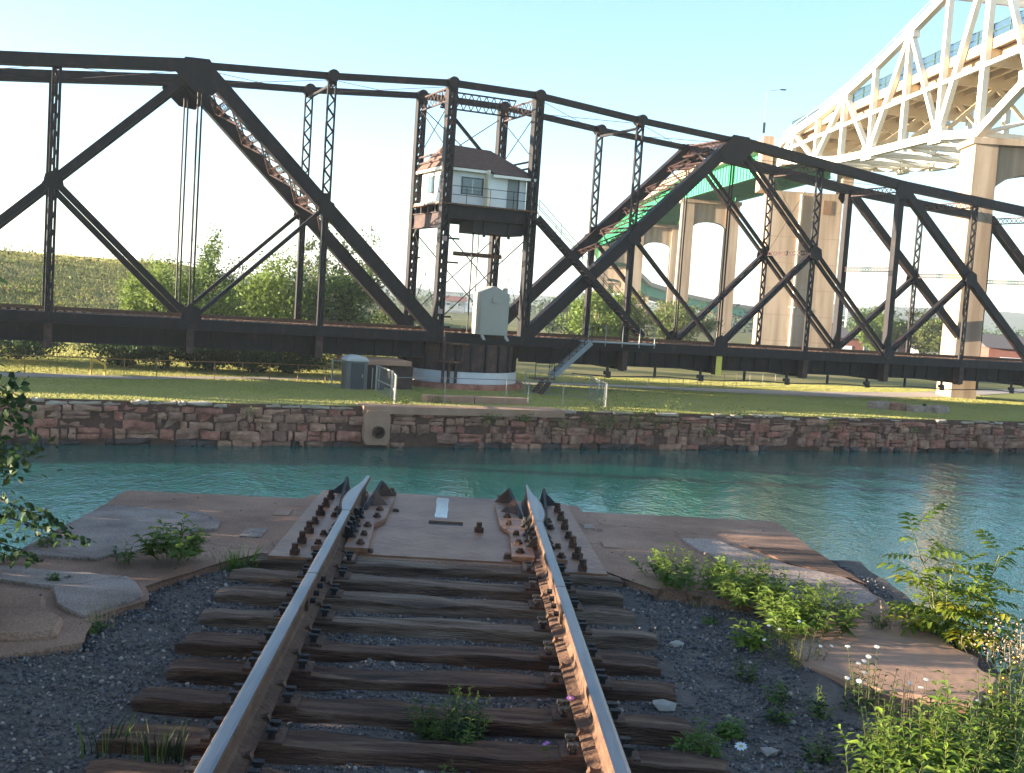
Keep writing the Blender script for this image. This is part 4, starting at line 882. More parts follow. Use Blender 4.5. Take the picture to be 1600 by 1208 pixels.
# ------------------------------------------------------------------ far bank: small things
yb = thing('yellow_barrier', 'bright yellow bent pipe barrier frame beside the gravel path', 'barrier', B(-18.7, .9, -3.75))
mb = MB(); c0, c1 = B(-19.0, .9, 0), B(-18.3, .9, 0); z_ = gz(c0.x, c0.y)
mb.tube([c0+Vector((0, 0, z_-.1)), c0+Vector((0, 0, z_+.78)), c0.lerp(c1, .12)+Vector((0, 0, z_+.86)), c0.lerp(c1, .88)+Vector((0, 0, z_+.62)), c1+Vector((0, 0, z_+.54)), c1+Vector((0, 0, z_-.1))], .06, 8); mb.build('frame', 'yellow_paint', yb)
mb = MB(); q = c0.lerp(c1, .52); mb.box(-.11, .11, -.02, .02, .72, 1.02, lambda a, b_, c: q+Lv*a+Nv*b_+Vector((0, 0, z_+c))); mb.build('sign_plate', 'fence_orange', yb)
def fence(label, pts, h, nmesh, post_m, rail_m, pr=.03, rails=(1.0,), step=2.4, name='fence', mesh=True, cat='fence', drop=0):
    o = thing(name, label, cat, B(pts[0][0], pts[0][1], -3.75)); ps = []
    for (a, c) in zip(pts[:-1], pts[1:]):
        n = max(1, round(math.hypot(c[0]-a[0], c[1]-a[1])/step))
        ps += [(a[0]+(c[0]-a[0])*i/n, a[1]+(c[1]-a[1])*i/n) for i in range(n)]
    ps.append(pts[-1]); V = []
    for t, n in ps:
        z_ = lawn_z(t, n)-drop; V.append(B(t, n, z_)); mb = MB(); mb.tube([B(t, n, z_-.2), B(t, n, z_+h+.04)], pr, 6); mb.build('post', post_m, o)
    for r_ in rails:
        mb = MB()
        for a, c in zip(V[:-1], V[1:]): mb.tube([a+Vector((0, 0, h*r_)), c+Vector((0, 0, h*r_))], pr*.75, 5)
        mb.build('rail', rail_m, o)
    if mesh:
        mb = MB()
        for a, c in zip(V[:-1], V[1:]):
            L_ = (c-a).length; k = max(2, int(L_/nmesh)); hz = Vector((0, 0, h*.97))
            m = max(1, int(h/nmesh))
            for i in range(k):
                for j in range(m):
                    p = a.lerp(c, i/k)+hz*(j/m); q = a.lerp(c, (i+1)/k)+hz*((j+1)/m); mb.tube([p, q], .004, 3, cap=False)
                    p = a.lerp(c, i/k)+hz*((j+1)/m); q = a.lerp(c, (i+1)/k)+hz*(j/m); mb.tube([p, q], .004, 3, cap=False)
        mb.build('wire_mesh', 'wire_mesh', o, kind='stuff')
    return o
fence('long low orange-brown rail fence along the path below the evergreen shrubs', [(-30, .2), (-20.7, .4), (-15.7, .6), (-9.5, 1.1), (-6.3, 1.0)], .95, .2, 'fence_orange', 'fence_orange', .028, (1.0,), 1.55, mesh=False)
fence('thin wire fence on the lawn between the pivot and the broad pier', [(7.2, .8), (11.7, .6), (18, 3.0), (27, 8.0), (34, 11)], 1.0, .3, 'galv_post', 'wire_mesh', .022, (1.0, .15, .5), 2.1, mesh=False)
fence('chain link fence panels with pale posts beside the grey portable toilet', [(-6.5, -1.2), (-5.6, -2.1)], 1.45, .16, 'cabinet_grey', 'galv_post', .05, (1.0, .03), 2.2)
fence('chain link fence stretch in front of the machinery shelter with a white end post', [(-4.6, -3.4), (-5.0, -7.4), (-5.75, -10.35)], 1.4, .16, 'cabinet_grey', 'galv_post', .055, (1.0, .45), 3.6)
fence('thin pipe fence running before the white drum ring', [(-5.75, -10.35), (-2.9, -9.6), (.6, -9.3), (1.9, -9.25), (3.9, -9.3), (6.4, -9.5)], 1.32, .2, 'galv_post', 'wire_mesh', .028, (1.0,), 2.8, mesh=False)
fence('chain link fence corner with sloping rails right of the pivot by the stair', [(6.4, -9.5), (8.2, -4.2), (6.4, -2.4), (4.9, -2.2)], 1.3, .17, 'galv_post', 'galv_post', .035, (1.0, .04), 2.6)
# portable toilet
tl = thing('portable_toilet', 'grey portable toilet cabin with rounded pale roof by the chain link fence', 'portable toilet', B(-5.6, -2.4, -3.75))
mb = MB(); mb.box(-6.15, -5.0, -3.0, -1.85, -3.8, -2.16, B); mb.build('wall', 'toilet_grey', tl)
mb = MB(); rr = []
for n in (-3.06, -2.9, -1.95, -1.79):
    k = .0 if n in (-3.06, -1.79) else 1
    rr.append([B(-5.575+.64*math.cos(a), n, -2.16+(.10+.17*k)*max(0, math.sin(a))) for a in lin(math.pi, 0, 9)] + [B(-4.935, n, -2.2), B(-6.215, n, -2.2)])
mb.loft(rr); mb.build('roof', 'toilet_roof', tl, smooth=False)
mb = MB(); mb.box(-5.95, -5.2, -3.03, -3.003, -3.7, -2.3, B); d_ = mb.build('door', 'dark_frame', tl); mb = MB(); mb.box(-5.32, -5.26, -3.07, -3.032, -3.1, -2.9, B); mb.build('handle', 'galv_post', d_)
mb = MB()
for n in (-2.7, -2.4, -2.1): mb.box(-6.19, -6.151, n-.04, n+.04, -3.7, -2.3, B)
mb.build('rib', 'toilet_grey', tl)
# dark storage box between toilet and fence
sb = thing('storage_box', 'dark steel storage box between the portable toilet and the shelter', 'box', B(-4.4, -2.2, -3.75))
mb = MB(); mb.box(-4.93, -3.9, -2.6, -1.5, -3.8, -2.5, B); mb.build('body', 'bridge_steel', sb); mb = MB(); mb.box(-4.97, -3.86, -2.64, -1.46, -2.497, -2.45, B); mb.build('lid', 'bridge_steel', sb)
for t_ in (-4.6, -4.2): mb = MB(); mb.box(t_-.03, t_+.03, -2.63, -2.603, -3.7, -2.55, B); mb.build('rib', 'galv_post', sb)
# stone kerb on the lawn
sk = thing('stone_block_row', 'short row of grey mooring stones lying on the lawn near the wall', 'stone row', B(30, -6.2, -3.75))
for i, (t0, t1, n0, z1, dn) in enumerate([(28.2, 29.3, -5.0, -3.30, 0), (29.33, 30.2, -5.5, -3.32, 0), (30.23, 31.9, -6.2, -3.36, 0), (31.93, 32.9, -6.5, -3.30, 0)]):
    mb = MB(); mb2 = MB(); block(mb, t0, t1, n0-.9, n0, -3.95, z1, .06, .04); mb.build('stone', 'grey_concrete' if i != 1 else 'sandstone_grey', sk)
mb = MB(); mb.tube([B(31.6, -6.5, -3.4), B(31.6, -6.5, -3.24)], [.16, .1], 8); mb.build('mooring_pin', 'dark_iron', sk)
# sign on a mast behind the pivot
ms_ = thing('instrument_mast', 'thin pole with a small square pale sensor frame beyond the pivot', 'mast', B(11.5, 8, -3.8))
mb = MB(); mb.tube([B(11.5, 8, -4), B(11.5, 8, 2.95)], .03, 5); mb.build('pole', 'galv_post', ms_); mb = MB(); mb.box(11.3, 12.5, 7.95, 8.05, 1.15, 1.4, B); mb.box(11.34, 11.42, 7.95, 8.05, .2, 1.15, B); mb.box(12.36, 12.44, 7.95, 8.05, .5, 1.15, B); mb.build('frame', 'coping', ms_)
# ------------------------------------------------------------------ abutment: slabs
def slab(name, label, pts, z0, z1, ms, bev=.02, world=True, cat='concrete slab', rough=.012, kind=None):
    """slab with an uneven broken outline"""
    P = []
    n = len(pts)
    for i in range(n):
        a, c = Vector((*pts[i], 0)), Vector((*pts[(i+1) % n], 0)); m = max(1, int((c-a).length/.14))
        d = (c-a).normalized(); nr = Vector((-d.y, d.x, 0))
        for k in range(m):
            q = a.lerp(c, k/m); P.append(q + (nr*(noise.noise(q*3.1)*rough*2.2+random.uniform(-rough, rough)) if k else Vector()))
    cx = sum((p for p in P), Vector())/len(P)
    top = [p+(cx-p).normalized()*bev+Vector((0, 0, z1)) for p in P]
    mb = MB(); mb.loft([[p+Vector((0, 0, z0)) for p in P], [p+Vector((0, 0, z1-bev*.7+random.uniform(-.3, .3)*bev)) for p in P], top])
    if kind: return mb.build(name, ms, kind='structure')
    o = mb.build(name, ms); return tag(o, label, cat)
slab('abutment', '', nose, -7.0, -.20, 'pad_concrete', .025, kind='structure')
slab('concrete_slab', 'grey worn topping patch on the abutment corner beside the water', [(-3.30, 9.30), (-2.46, 9.24), (-2.24, 8.93), (-2.20, 8.66), (-2.45, 8.42), (-2.38, 8.2), (-2.55, 7.75), (-2.7, 7.5), (-3.22, 7.45)], -.21, -.178, 'grey_concrete', .01, rough=.02)
slab('concrete_slab', 'flat broken grey slab with pale rim edging the dark ballast', [(-3.25, 7.15), (-2.35, 7.1), (-2.13, 6.72), (-2.30, 6.22), (-2.52, 6.4), (-2.7, 6.75), (-3.2, 6.85)], -.3, -.176, 'grey_concrete', .012, rough=.02)
slab('concrete_slab', 'brown stained thick slab beside the ballast, nearest the dark branch', [(-3.3, 6.70), (-2.78, 6.62), (-2.55, 6.3), (-2.36, 6.1), (-2.30, 5.85), (-2.6, 5.72), (-3.2, 5.62)], -.36, -.160, 'pad_concrete', .03, rough=.03)
slab('concrete_slab', 'pale grey wedge of worn concrete near the chipped abutment edge', [(1.52, 9.52), (1.80, 9.56), (1.98, 9.15), (2.25, 8.75), (2.6, 8.45), (2.68, 7.9), (2.35, 7.5), (2.1, 7.55), (1.95, 7.95), (1.7, 8.6)], -.21, -.182, 'grey_concrete', .008, rough=.025)
slab('concrete_slab', 'dark brown eroded strip along the chipped right rim of the abutment', [(2.02, 9.42), (2.62, 9.40), (2.70, 8.6), (2.72, 8.3), (2.62, 8.5), (2.28, 8.82)], -.21, -.188, 'tie_wood', .006, rough=.02)
slab('concrete_slab', 'pinkish brown slab edge beside the yellow-green sapling', [(1.75, 6.95), (2.45, 7.25), (2.80, 7.05), (2.83, 6.2), (2.5, 5.75), (2.05, 5.85), (1.75, 6.3)], -.5, -.19, 'far_concrete', .03, rough=.03)
# ------------------------------------------------------------------ ties
def make_tie(i, s, v0, v1, ms, w_=.2, h=.2, z=-.196, label=''):
    o = thing('railway_tie', label, 'railway tie', T(0, s, z), 'wooden ties of the track'); mb = MB(); k = 30; ring = []
    tilt = random.uniform(-.012, .012); ph = random.uniform(0, 50)
    for a in range(k+1):
        v = v0+(v1-v0)*a/k; e = min(a, k-a); r_ = []
        for cx, cz in ((-.5, -1), (-.5, -.45), (-.49, -.05), (-.45, 0), (-.15, 0), (.12, 0), (.43, 0), (.49, -.05), (.5, -.45), (.5, -1)):
            n1 = noise.noise(Vector((v*2.2+ph, cx*4, cz*3)))*.020 + noise.noise(Vector((v*7+ph, cx*9, cz*9)))*.008
            n1 += -.012*max(0, noise.noise(Vector((v*.7+ph, cx*22, 3))))*3*(cz == 0)
            wear = .03*(noise.noise(Vector((v*1.1, ph, cx)))-.1)*(abs(v) < .6) if i > 3 else 0
            if e == 0: n1 -= .012
            r_.append(T(v+(random.uniform(-.02, .02) if e == 0 else 0), s+cx*w_*(1-.05*(e == 0))+n1+tilt*v, z+cz*h+(n1 if cz > -.5 else 0)-abs(wear)))
        ring.append(r_)
    mb.loft(ring); mb.build('timber', ms, o)
    for v in (-.76, .76):
        mb = MB(); mb.box(v-.17, v+.17, s-.085, s+.085, z-.004, z+.012, T); p_ = mb.build('tie_plate', 'rusty_iron', o)
        for dv, ds in ((-.12, -.05), (-.12, .05), (.12, -.04), (.12, .05)):
            mb = MB(); mb.box(v+dv-.015, v+dv+.015, s+ds-.012, s+ds+.012, z+.0125, z+.04, T); mb.box(v+dv-.024, v+dv+.024, s+ds-.018, s+ds+.018, z+.0403, z+.054, T); mb.build('spike', 'dark_iron', p_)
    return o
tl_ = ['first tie from the steel deck plate, pale and flat', 'second tie from the steel plate with a chipped pale end', 'third tie from the plate, brown and straight', 'fourth tie from the plate, bleached grey and splintered', 'fifth tie from the plate, dark brown', 'sixth tie from the plate with a reddish lit side', 'seventh tie from the plate behind the big green tuft', 'eighth tie from the plate with the green tuft growing before it', 'ninth tie from the plate, very dark and worn', 'tie nearest the viewer at the bottom of the picture', 'tie lying just below the picture edge']
for i, s in enumerate([8.02, 7.55, 7.09, 6.60, 6.11, 5.67, 5.19, 4.76, 4.34, 3.90, 3.44]):
    make_tie(i, s, -1.33-random.uniform(-.03, .05), 1.29+random.uniform(-.05, .05), 'tie_wood_grey' if i in (0, 1, 2, 3) else 'tie_wood', label=tl_[i], w_=.21+random.uniform(-.015, .02))
# ------------------------------------------------------------------ rails
PROF = [(-.075, -.18), (.075, -.18), (.075, -.168), (.02, -.150), (.009, -.135), (.009, -.055), (.034, -.042), (.037, -.012), (.031, -.003), (.018, 0), (-.018, 0), (-.031, -.003), (-.037, -.012), (-.034, -.042), (-.009, -.055), (-.009, -.135), (-.02, -.150), (-.075, -.168)]
def rail(v, s0, s1, label, head=None, name='rail'):
    o = thing(name, label, 'rail', T(v, s0, -.18), 'rails of the track'); mb = MB(); n = max(2, int((s1-s0)/.15)); rings = []
    for i in range(n+1):
        u = i/n; s = s0+(s1-s0)*u; pr = []
        for x, z in PROF:
            if head and z > -.05: l, r_ = head(u); x = x/.037*(r_ if x > 0 else l)
            elif head and abs(x) > .02 and u > .5: x *= 1-.5*(u-.5)*2
            pr.append(T(v+x, s, z))
        rings.append(pr)
    o_ = len(mb.v); m = len(PROF)
    for r_ in rings: mb.v.extend(tuple(p) for p in r_)
    for i in range(n):
        for k in range(m):
            k2 = (k+1) % m; mb.f.append((i*m+k, i*m+k2, (i+1)*m+k2, (i+1)*m+k)); mb.mi.append(0 if k in (8, 9, 10) else 1)
    mb.f.append(tuple(range(m))[::-1]); mb.mi.append(1); mb.f.append(tuple(n*m+k for k in range(m))); mb.mi.append(1)
    mb.build('rail_bar', ['rail_top', 'rail_side'], o)
    return o
nm = {-1: 'left', 1: 'right'}
for sg, side in ((-1, 'rail converging from the lower corner towards the wide slab'), (1, 'rail on the side of the yellow-green sapling')):
    v = .76*sg
    a = rail(v, 2.0, 6.835, 'long near polished ' + side)
    c = rail(v, 6.848, 8.87, 'short polished middle ' + side)
    for s in [8.02, 7.55, 7.09, 6.60, 6.11, 5.67, 5.19, 4.76, 4.34, 3.90, 3.44]:
        o = a if s < 6.8 else c
        for ds in (.13,):
            for dv in (-1, 1):
                mb = MB(); q = lambda x, y, z: T(v+dv*x, s+ds+y, z)
                mb.prism([q(.012, -.02, -.179), q(.078, -.02, -.179), q(.086, -.02, -.168), q(.074, -.02, -.146), q(.05, -.02, -.156), q(.012, -.02, -.154)], Vector(q(0, .045, 0))-Vector(q(0, 0, 0)))
                mb.build('rail_anchor', 'rail_side', o)
    for dv in (-1, 1):
        mb = MB(); mb.box(v+dv*.02-.008, v+dv*.02+.008, 6.5, 7.2, -.142, -.06, T); mb.build('joint_bar', 'rusty_iron', a)
        for k in range(4): mb = MB(); mb.tube([T(v+dv*.028, 6.58+k*.17, -.10), T(v+dv*.06, 6.58+k*.17, -.10)], .018, 6); mb.build('bolt', 'dark_iron', a)
    def head(u, sg=sg):
        wo = .037+.050*math.sin(min(1, u/.25)*math.pi/2)*(1-sm(.42, .8, u)) - .026*sm(.6, 1, u)
        wi = .037-.026*sm(.5, 1, u)
        return (wo - .038*sm(.45, 1, u), wi + .042*sm(.45, 1, u)) if sg < 0 else (wi, wo)
    e = rail(v, 8.885, 10.62, 'pointed mitre end of the polished ' + side, head, 'mitre_rail')
    mb = MB(); mb.hexa([T(v-.05, 9.2, -.178), T(v+.05, 9.2, -.178), T(v+.03, 10.55, -.178), T(v-.03, 10.55, -.178), T(v-.012, 9.2, -.06), T(v+.012, 9.2, -.06), T(v+.012, 10.55, -.06), T(v-.012, 10.55, -.06)]); mb.build('web_block', 'rail_side', e)
# ------------------------------------------------------------------ steel deck plate and rail seats
dp = thing('steel_deck_plate', 'flat rusty steel plate between the rail ends with a slot and a bright strip added as a sky glint', 'steel plate', T(0, 9.5, -.19))
mb = MB(); sl = (-.12, .17, 9.42, 9.58)
for v0, v1, s0, s1 in ((-.60, sl[0], 8.2, 10.8), (sl[1], .60, 8.2, 10.8), (sl[0], sl[1], 8.2, sl[2]), (sl[0], sl[1], sl[3], 10.8)): mb.box(v0, v1, s0, s1, -.205, -.186, T)
mb.build('plate', 'rusty_plate', dp); mb = MB(); mb.box(sl[0]+.002, sl[1]-.002, sl[2]+.002, sl[3]-.002, -.206, -.199, T); mb.build('slot_bottom', 'dark_iron', dp)
mb = MB(); mb.prism([T(-.02+(.056 if i < 8 else -.056)+random.uniform(-.006, .006), 9.72+(i if i < 8 else 15-i)*.137, -.1859) for i in range(16)], (0, 0, .0012)); mb.build('sky_glint', 'glint_steel', dp)  # bright mirror strip laid on to stand for the sky's reflection
def bolt(par, v, s, z, r=.028, h=.07, nut=True, ms='rusty_iron'):
    mb = MB()
    if nut: mb.tube([T(v, s, z), T(v, s, z+h*.45)], r*1.35, 4 if random.random() < .5 else 6)
    mb.tube([T(v, s, z+.001), T(v, s, z+h)], r*.8, 6); mb.build('bolt', ms, par)
for v, s, h in ((.30, 9.22, .08), (-.50, 10.66, .07), (.52, 10.62, .07), (-.52, 8.28, .025), (.50, 8.32, .04), (-.42, 9.9, .02)): bolt(dp, v, s, -.186, .03, h)
for sg in (-1, 1):
    X = lambda v, s, z, sg=sg: T(sg*v, s, z)
    o = thing('rail_end_casting', 'heavy rusty rail end casting with upright fins on the ' + ('wide grey slab side' if sg < 0 else 'sapling side'), 'rail casting', X(.8, 9.4, -.19))
    mb = MB(); mb.prism([X(.605, 7.98, -.206), X(1.21, 7.98, -.206), X(1.16, 10.72, -.206), X(.605, 10.74, -.206)], (0, 0, .024)); mb.build('sole_plate', 'rusty_plate', o)
    mb = MB(); mb.prism([X(.53, 8.22, -.181), X(.70, 8.22, -.181), X(.70, 10.4, -.181), X(.46, 10.4, -.181), X(.48, 9.36, -.181), X(.55, 9.12, -.181)], (0, 0, .035)); mb.build('inner_plate', 'rusty_plate', o)
    mb = MB(); mb.prism([X(.82, 8.22, -.181), X(.94, 8.22, -.181), X(.99, 10.5, -.181), X(.82, 10.5, -.181)], (0, 0, .03)); mb.build('outer_plate', 'rusty_plate', o)
    # fins: inner flared wing, outer long wing
    mb = MB(); mb.hexa([X(.655, 9.66, -.146), X(.685, 9.66, -.146), X(.62, 10.5, -.146), X(.59, 10.5, -.146), X(.655, 9.72, -.12), X(.68, 9.72, -.12), X(.60, 10.42, -.01), X(.575, 10.42, -.01)]); mb.build('fin', 'dark_iron', o)
    mb = MB(); mb.prism([X(.60, 10.36, -.146), X(.46, 10.42, -.146), X(.575, 10.42, -.02)], Vector(X(0, .025, 0))-Vector(X(0, 0, 0))); mb.build('gusset', 'rusty_iron', o)
    mb = MB(); mb.prism([X(.66, 9.85, -.146), X(.50, 9.95, -.146), X(.625, 10.05, -.03)], Vector(X(0, .02, 0))-Vector(X(0, 0, 0))); mb.build('gusset', 'rusty_iron', o)
    mb = MB(); mb.hexa([X(.86, 9.42, -.151), X(.89, 9.42, -.151), X(.93, 10.62, -.151), X(.89, 10.62, -.151), X(.865, 9.5, -.12), X(.885, 9.5, -.12), X(.935, 10.55, -.012), X(.91, 10.55, -.012)]); mb.build('fin', 'dark_iron', o)
    mb = MB(); mb.prism([X(.93, 10.4, -.151), X(1.06, 10.42, -.151), X(.93, 10.46, -.04)], Vector(X(0, .025, 0))-Vector(X(0, 0, 0))); mb.build('gusset', 'dark_iron', o)
    for s in (8.36, 8.67, 9.0, 9.4, 9.7): bolt(o, sg*.595 if s < 9.2 else sg*.55, s, -.146, .026, .035)
    for s in (8.3, 8.62, 9.34, 9.62): bolt(o, sg*.90, s, -.151, .026, .035)
    for s, h in ((8.06, .08), (8.43, .09), (8.81, .09), (9.16, .055), (9.52, .085), (9.9, .08), (10.28, .085)): bolt(o, sg*1.035, s, -.182, .032, h)
    for s in (8.55, 8.75, 8.95, 9.3):
        mb = MB(); mb.prism([X(.70, s, -.146), X(.645, s, -.146), X(.70, s, -.075), X(.735, s, -.06), X(.735, s, -.146)], Vector(X(0, .07, 0))-Vector(X(0, 0, 0))); mb.build('brace_block', 'dark_iron', o)
        bolt(o, sg*.68, s+.03, -.112, .02, .05, ms='dark_iron')
        if s < 9: mb = MB(); mb.prism([X(.82, s, -.151), X(.88, s, -.151), X(.82, s, -.085), X(.785, s, -.07), X(.785, s, -.151)], Vector(X(0, .07, 0))-Vector(X(0, 0, 0))); mb.build('brace_block', 'dark_iron', o)
# thin plates let into the slab
for v, s, w_, ms, lb in ((-1.36, 9.6, .13, 'pad_concrete', 'small pale steel shim plate left of the outer bolt row'), (-1.45, 8.75, .16, 'grey_concrete', 'worn pale patch plate left of the lower bolts'), (1.36, 9.05, .11, 'galv_post', 'small pale plate with a hole beside the bolt row'), (1.27, 9.75, .09, 'grey_concrete', 'tiny square plate further along the bolt row')):
    mb = MB(); mb.box(v-w_/2, v+w_/2, s-w_, s+w_, -.2, -.190, T); tag(mb.build('shim_plate', 'far_concrete' if ms != 'grey_concrete' else ms), lb, 'plate')
# ------------------------------------------------------------------ ballast stones
ico = [(0, 0, -1), (.72, -.53, -.45), (-.28, -.85, -.45), (-.89, 0, -.45), (-.28, .85, -.45), (.72, .53, -.45), (.28, -.85, .45), (-.72, -.53, .45), (-.72, .53, .45), (.28, .85, .45), (.89, 0, .45), (0, 0, 1)]
icf = [(0, 1, 2), (1, 0, 5), (0, 2, 3), (0, 3, 4), (0, 4, 5), (1, 5, 10), (2, 1, 6), (3, 2, 7), (4, 3, 8), (5, 4, 9), (1, 10, 6), (2, 6, 7), (3, 7, 8), (4, 8, 9), (5, 9, 10), (6, 10, 11), (7, 6, 11), (8, 7, 11), (9, 8, 11), (10, 9, 11)]
ties_s = [8.02, 7.55, 7.09, 6.60, 6.11, 5.67, 5.19, 4.76, 4.34, 3.90, 3.44]
P, S, MI = [], [], []
while len(P) < 52000:
    y = 2.6+6.4*rng.random()**1.3; x = rng.uniform(-3.2, 2.85); q = Vector((x, y, 0))-T0; v, s = q.dot(Vv), q.dot(Sv)
    if inpoly(x, y, nose): continue
    if abs(v) < 1.36 and min(abs(s-k) for k in ties_s) < .125: continue
    if x > 1.7 and noise.noise(Vector((x*1.4, y*1.4, 8))) > -.05: continue
    sz = rng.choice([.005, .007, .010, .013, .018], p=[.3, .36, .22, .10, .02]); P.append((x, y, near_z(x, y)+sz*.35)); S.append(sz*np.array([1, rng.uniform(.6, 1), rng.uniform(.45, .8)]))
    MI.append(rng.choice([0, 1, 2], p=[.60, .075, .325]))
put('ballast_gravel', scatter_mesh('ballast_gravel', ico, icf, P, np.array(S), ['ballast_stone', 'ballast_stone_pale', 'ballast_stone_dark'], np.array(MI)), kind='stuff')
P, S = [], []
for i in range(260):
    x, y = rng.uniform(-3, 2.9), rng.uniform(4.6, 10.2)
    if inpoly(x, y, nose): P.append((x, y, -.197)); S.append(rng.uniform(.004, .012)*np.array([1, .8, .5]))
put('grit', scatter_mesh('grit', ico, icf, P, np.array(S), ['ballast_stone', 'ballast_stone_dark'], rng.integers(0, 2, len(P))), kind='stuff')
# loose larger stones
for i, (x, y, r_, lb) in enumerate([(1.08, 6.63, .042, 'small pale stone on the dark ballast beside the track'), (.86, 5.55, .05, 'flat pale stone chip near the tie ends'), (1.28, 5.05, .035, 'pinkish stone chip beside the white daisy'), (2.03, 7.42, .05, 'pale lump of mortar at the slab edge under the sapling'), (1.0, 4.6, .045, 'grey rounded stone near the daisy')]):
    bm_v = [Vector(p)*r_*random.uniform(.75, 1.2) for p in ico]; mb = MB(); mb.add([Vector((p.x*1.3, p.y, p.z*.55))+Vector((x, y, near_z(x, y)+r_*.3 if i != 3 else -.17)) for p in bm_v], icf); tag(mb.build('stone', 'ballast_stone_pale'), lb, 'stone')
# ------------------------------------------------------------------ plants close by
def leaf_into(V, F, p, d, n, L_, w_, droop=.15):
    """one folded leaf from p along d, face towards n"""
    d = d.normalized(); s_ = d.cross(n); s_ = s_.normalized() if s_.length > 1e-4 else d.orthogonal().normalized(); n = s_.cross(d)
    o = len(V); dn = Vector((0, 0, -1))*droop*L_
    a = p; m1 = p+d*L_*.38+n*.04*L_; m2 = p+d*L_*.72+dn*.45
    V += [a, m1+s_*w_*.5+n*.07*L_, m1, m1-s_*w_*.5+n*.07*L_, m2+s_*w_*.34+n*.03*L_, m2, m2-s_*w_*.34+n*.03*L_, p+d*L_+dn]
    F += [(o, o+2, o+1), (o, o+3, o+2), (o+1, o+2, o+5), (o+1, o+5, o+4), (o+3, o+5, o+2), (o+3, o+6, o+5), (o+4, o+5, o+7), (o+5, o+6, o+7)]
def tri_mesh(name, V, F, mats, mi=None, ): return npmesh(name, [tuple(v) for v in V], F, mats, mi, smooth=False)
def rv(a=1): return Vector((random.uniform(-a, a), random.uniform(-a, a), random.uniform(-a, a)))
def curve_stem(base, h, lean, n=6, curl=.15):
    pts = []; d = Vector((lean.x, lean.y, 1)).normalized(); p = Vector(base); c = Vector((random.uniform(-curl, curl), random.uniform(-curl, curl), -abs(lean.length)*.25))
    for i in range(n): pts.append(p.copy()); p = p+d*h/(n-1); d = (d+c/(n-1)*1.4).normalized()
    return pts
def pz(x, y):
    return -.19 if inpoly(x, y, nose) else near_z(x, y)-.005
def weed(label, x, y, h, r_, ns, nl, ll, lw, mats, cat='plant', name='weed', lean=.5, r0=.35, droop=.25, stem='stem_green', flower=None, nf=0, fr=.02, z=None, whorl=False, group=None, low=.12, upw=.5):
    z0 = pz(x, y) if z is None else z; o = thing(name, label, cat, (x, y, z0), group)
    mb = MB(); V, F, mi = [], [], []; tips = []
    for i in range(ns):
        a = random.uniform(0, 2*math.pi); q = random.random()**.6; b_ = (x+math.cos(a)*r_*r0*q, y+math.sin(a)*r_*r0*q, z0)
        hh = h*random.uniform(.55, 1.05)*(1.1-.35*q); ln = Vector((math.cos(a), math.sin(a), 0))*lean*q*random.uniform(.4, 1.2)
        pts = curve_stem(b_, hh, ln, 6); mb.tube(pts, [.0035*(1-.13*k)*(h/.4)**.3 for k in range(6)], 4, cap=False); tips.append((pts[-1], (pts[-1]-pts[-2]).normalized()))
        k0 = random.randint(0, len(mats)-1); a0 = random.uniform(0, 6.28)
        for k in range(nl):
            u = low+(1-low)*(k+random.random()*.6)/nl; u = min(.999, u); f = u*5; i0 = int(f); p = pts[i0].lerp(pts[min(5, i0+1)], f-i0); ax = (pts[min(5, i0+1)]-pts[i0]).normalized()
            a0 += 2.4 if not whorl else 1.6; sd_ = Vector((math.cos(a0), math.sin(a0), 0)); d = (sd_+ax*upw+rv(.25)).normalized(); s_ = ll*random.uniform(.6, 1.15)*(1.1-.55*u)
            n0 = len(F); leaf_into(V, F, p, d, (ax+sd_*-.2+rv(.3)), s_, lw*s_/ll, droop); mi += [k0 if random.random() < .7 else random.randint(0, len(mats)-1)]*(len(F)-n0)
    mb.build('stem', stem, o)
    if V: put('foliage', tri_mesh('foliage', V, F, list(mats), mi), o, kind='stuff')
    if flower:
        for p, d in random.sample(tips, min(nf, len(tips))): blossom(o, p+d*.004, (d+Vector((0, -.5, .6))).normalized(), fr, flower)
    return o
def blossom(par, p, n, r_, ms, k=12):
    s_ = n.orthogonal().normalized(); t_ = n.cross(s_); V, F = [], []
    for i in range(k):
        a = 2*math.pi*i/k+random.uniform(-.1, .1); d = s_*math.cos(a)+t_*math.sin(a); leaf_into(V, F, p+d*r_*.2, d, n, r_*.85, r_*.42, .02)
    put('flower', tri_mesh('flower', V, F, [ms]), par)
    if ms != 'petal_yellow': mb = MB(); mb.add([p+(s_*v[0]+t_*v[1]+n*v[2]*.5)*r_*.27 for v in ico], icf); mb.build('flower_centre', 'petal_yellow', par)
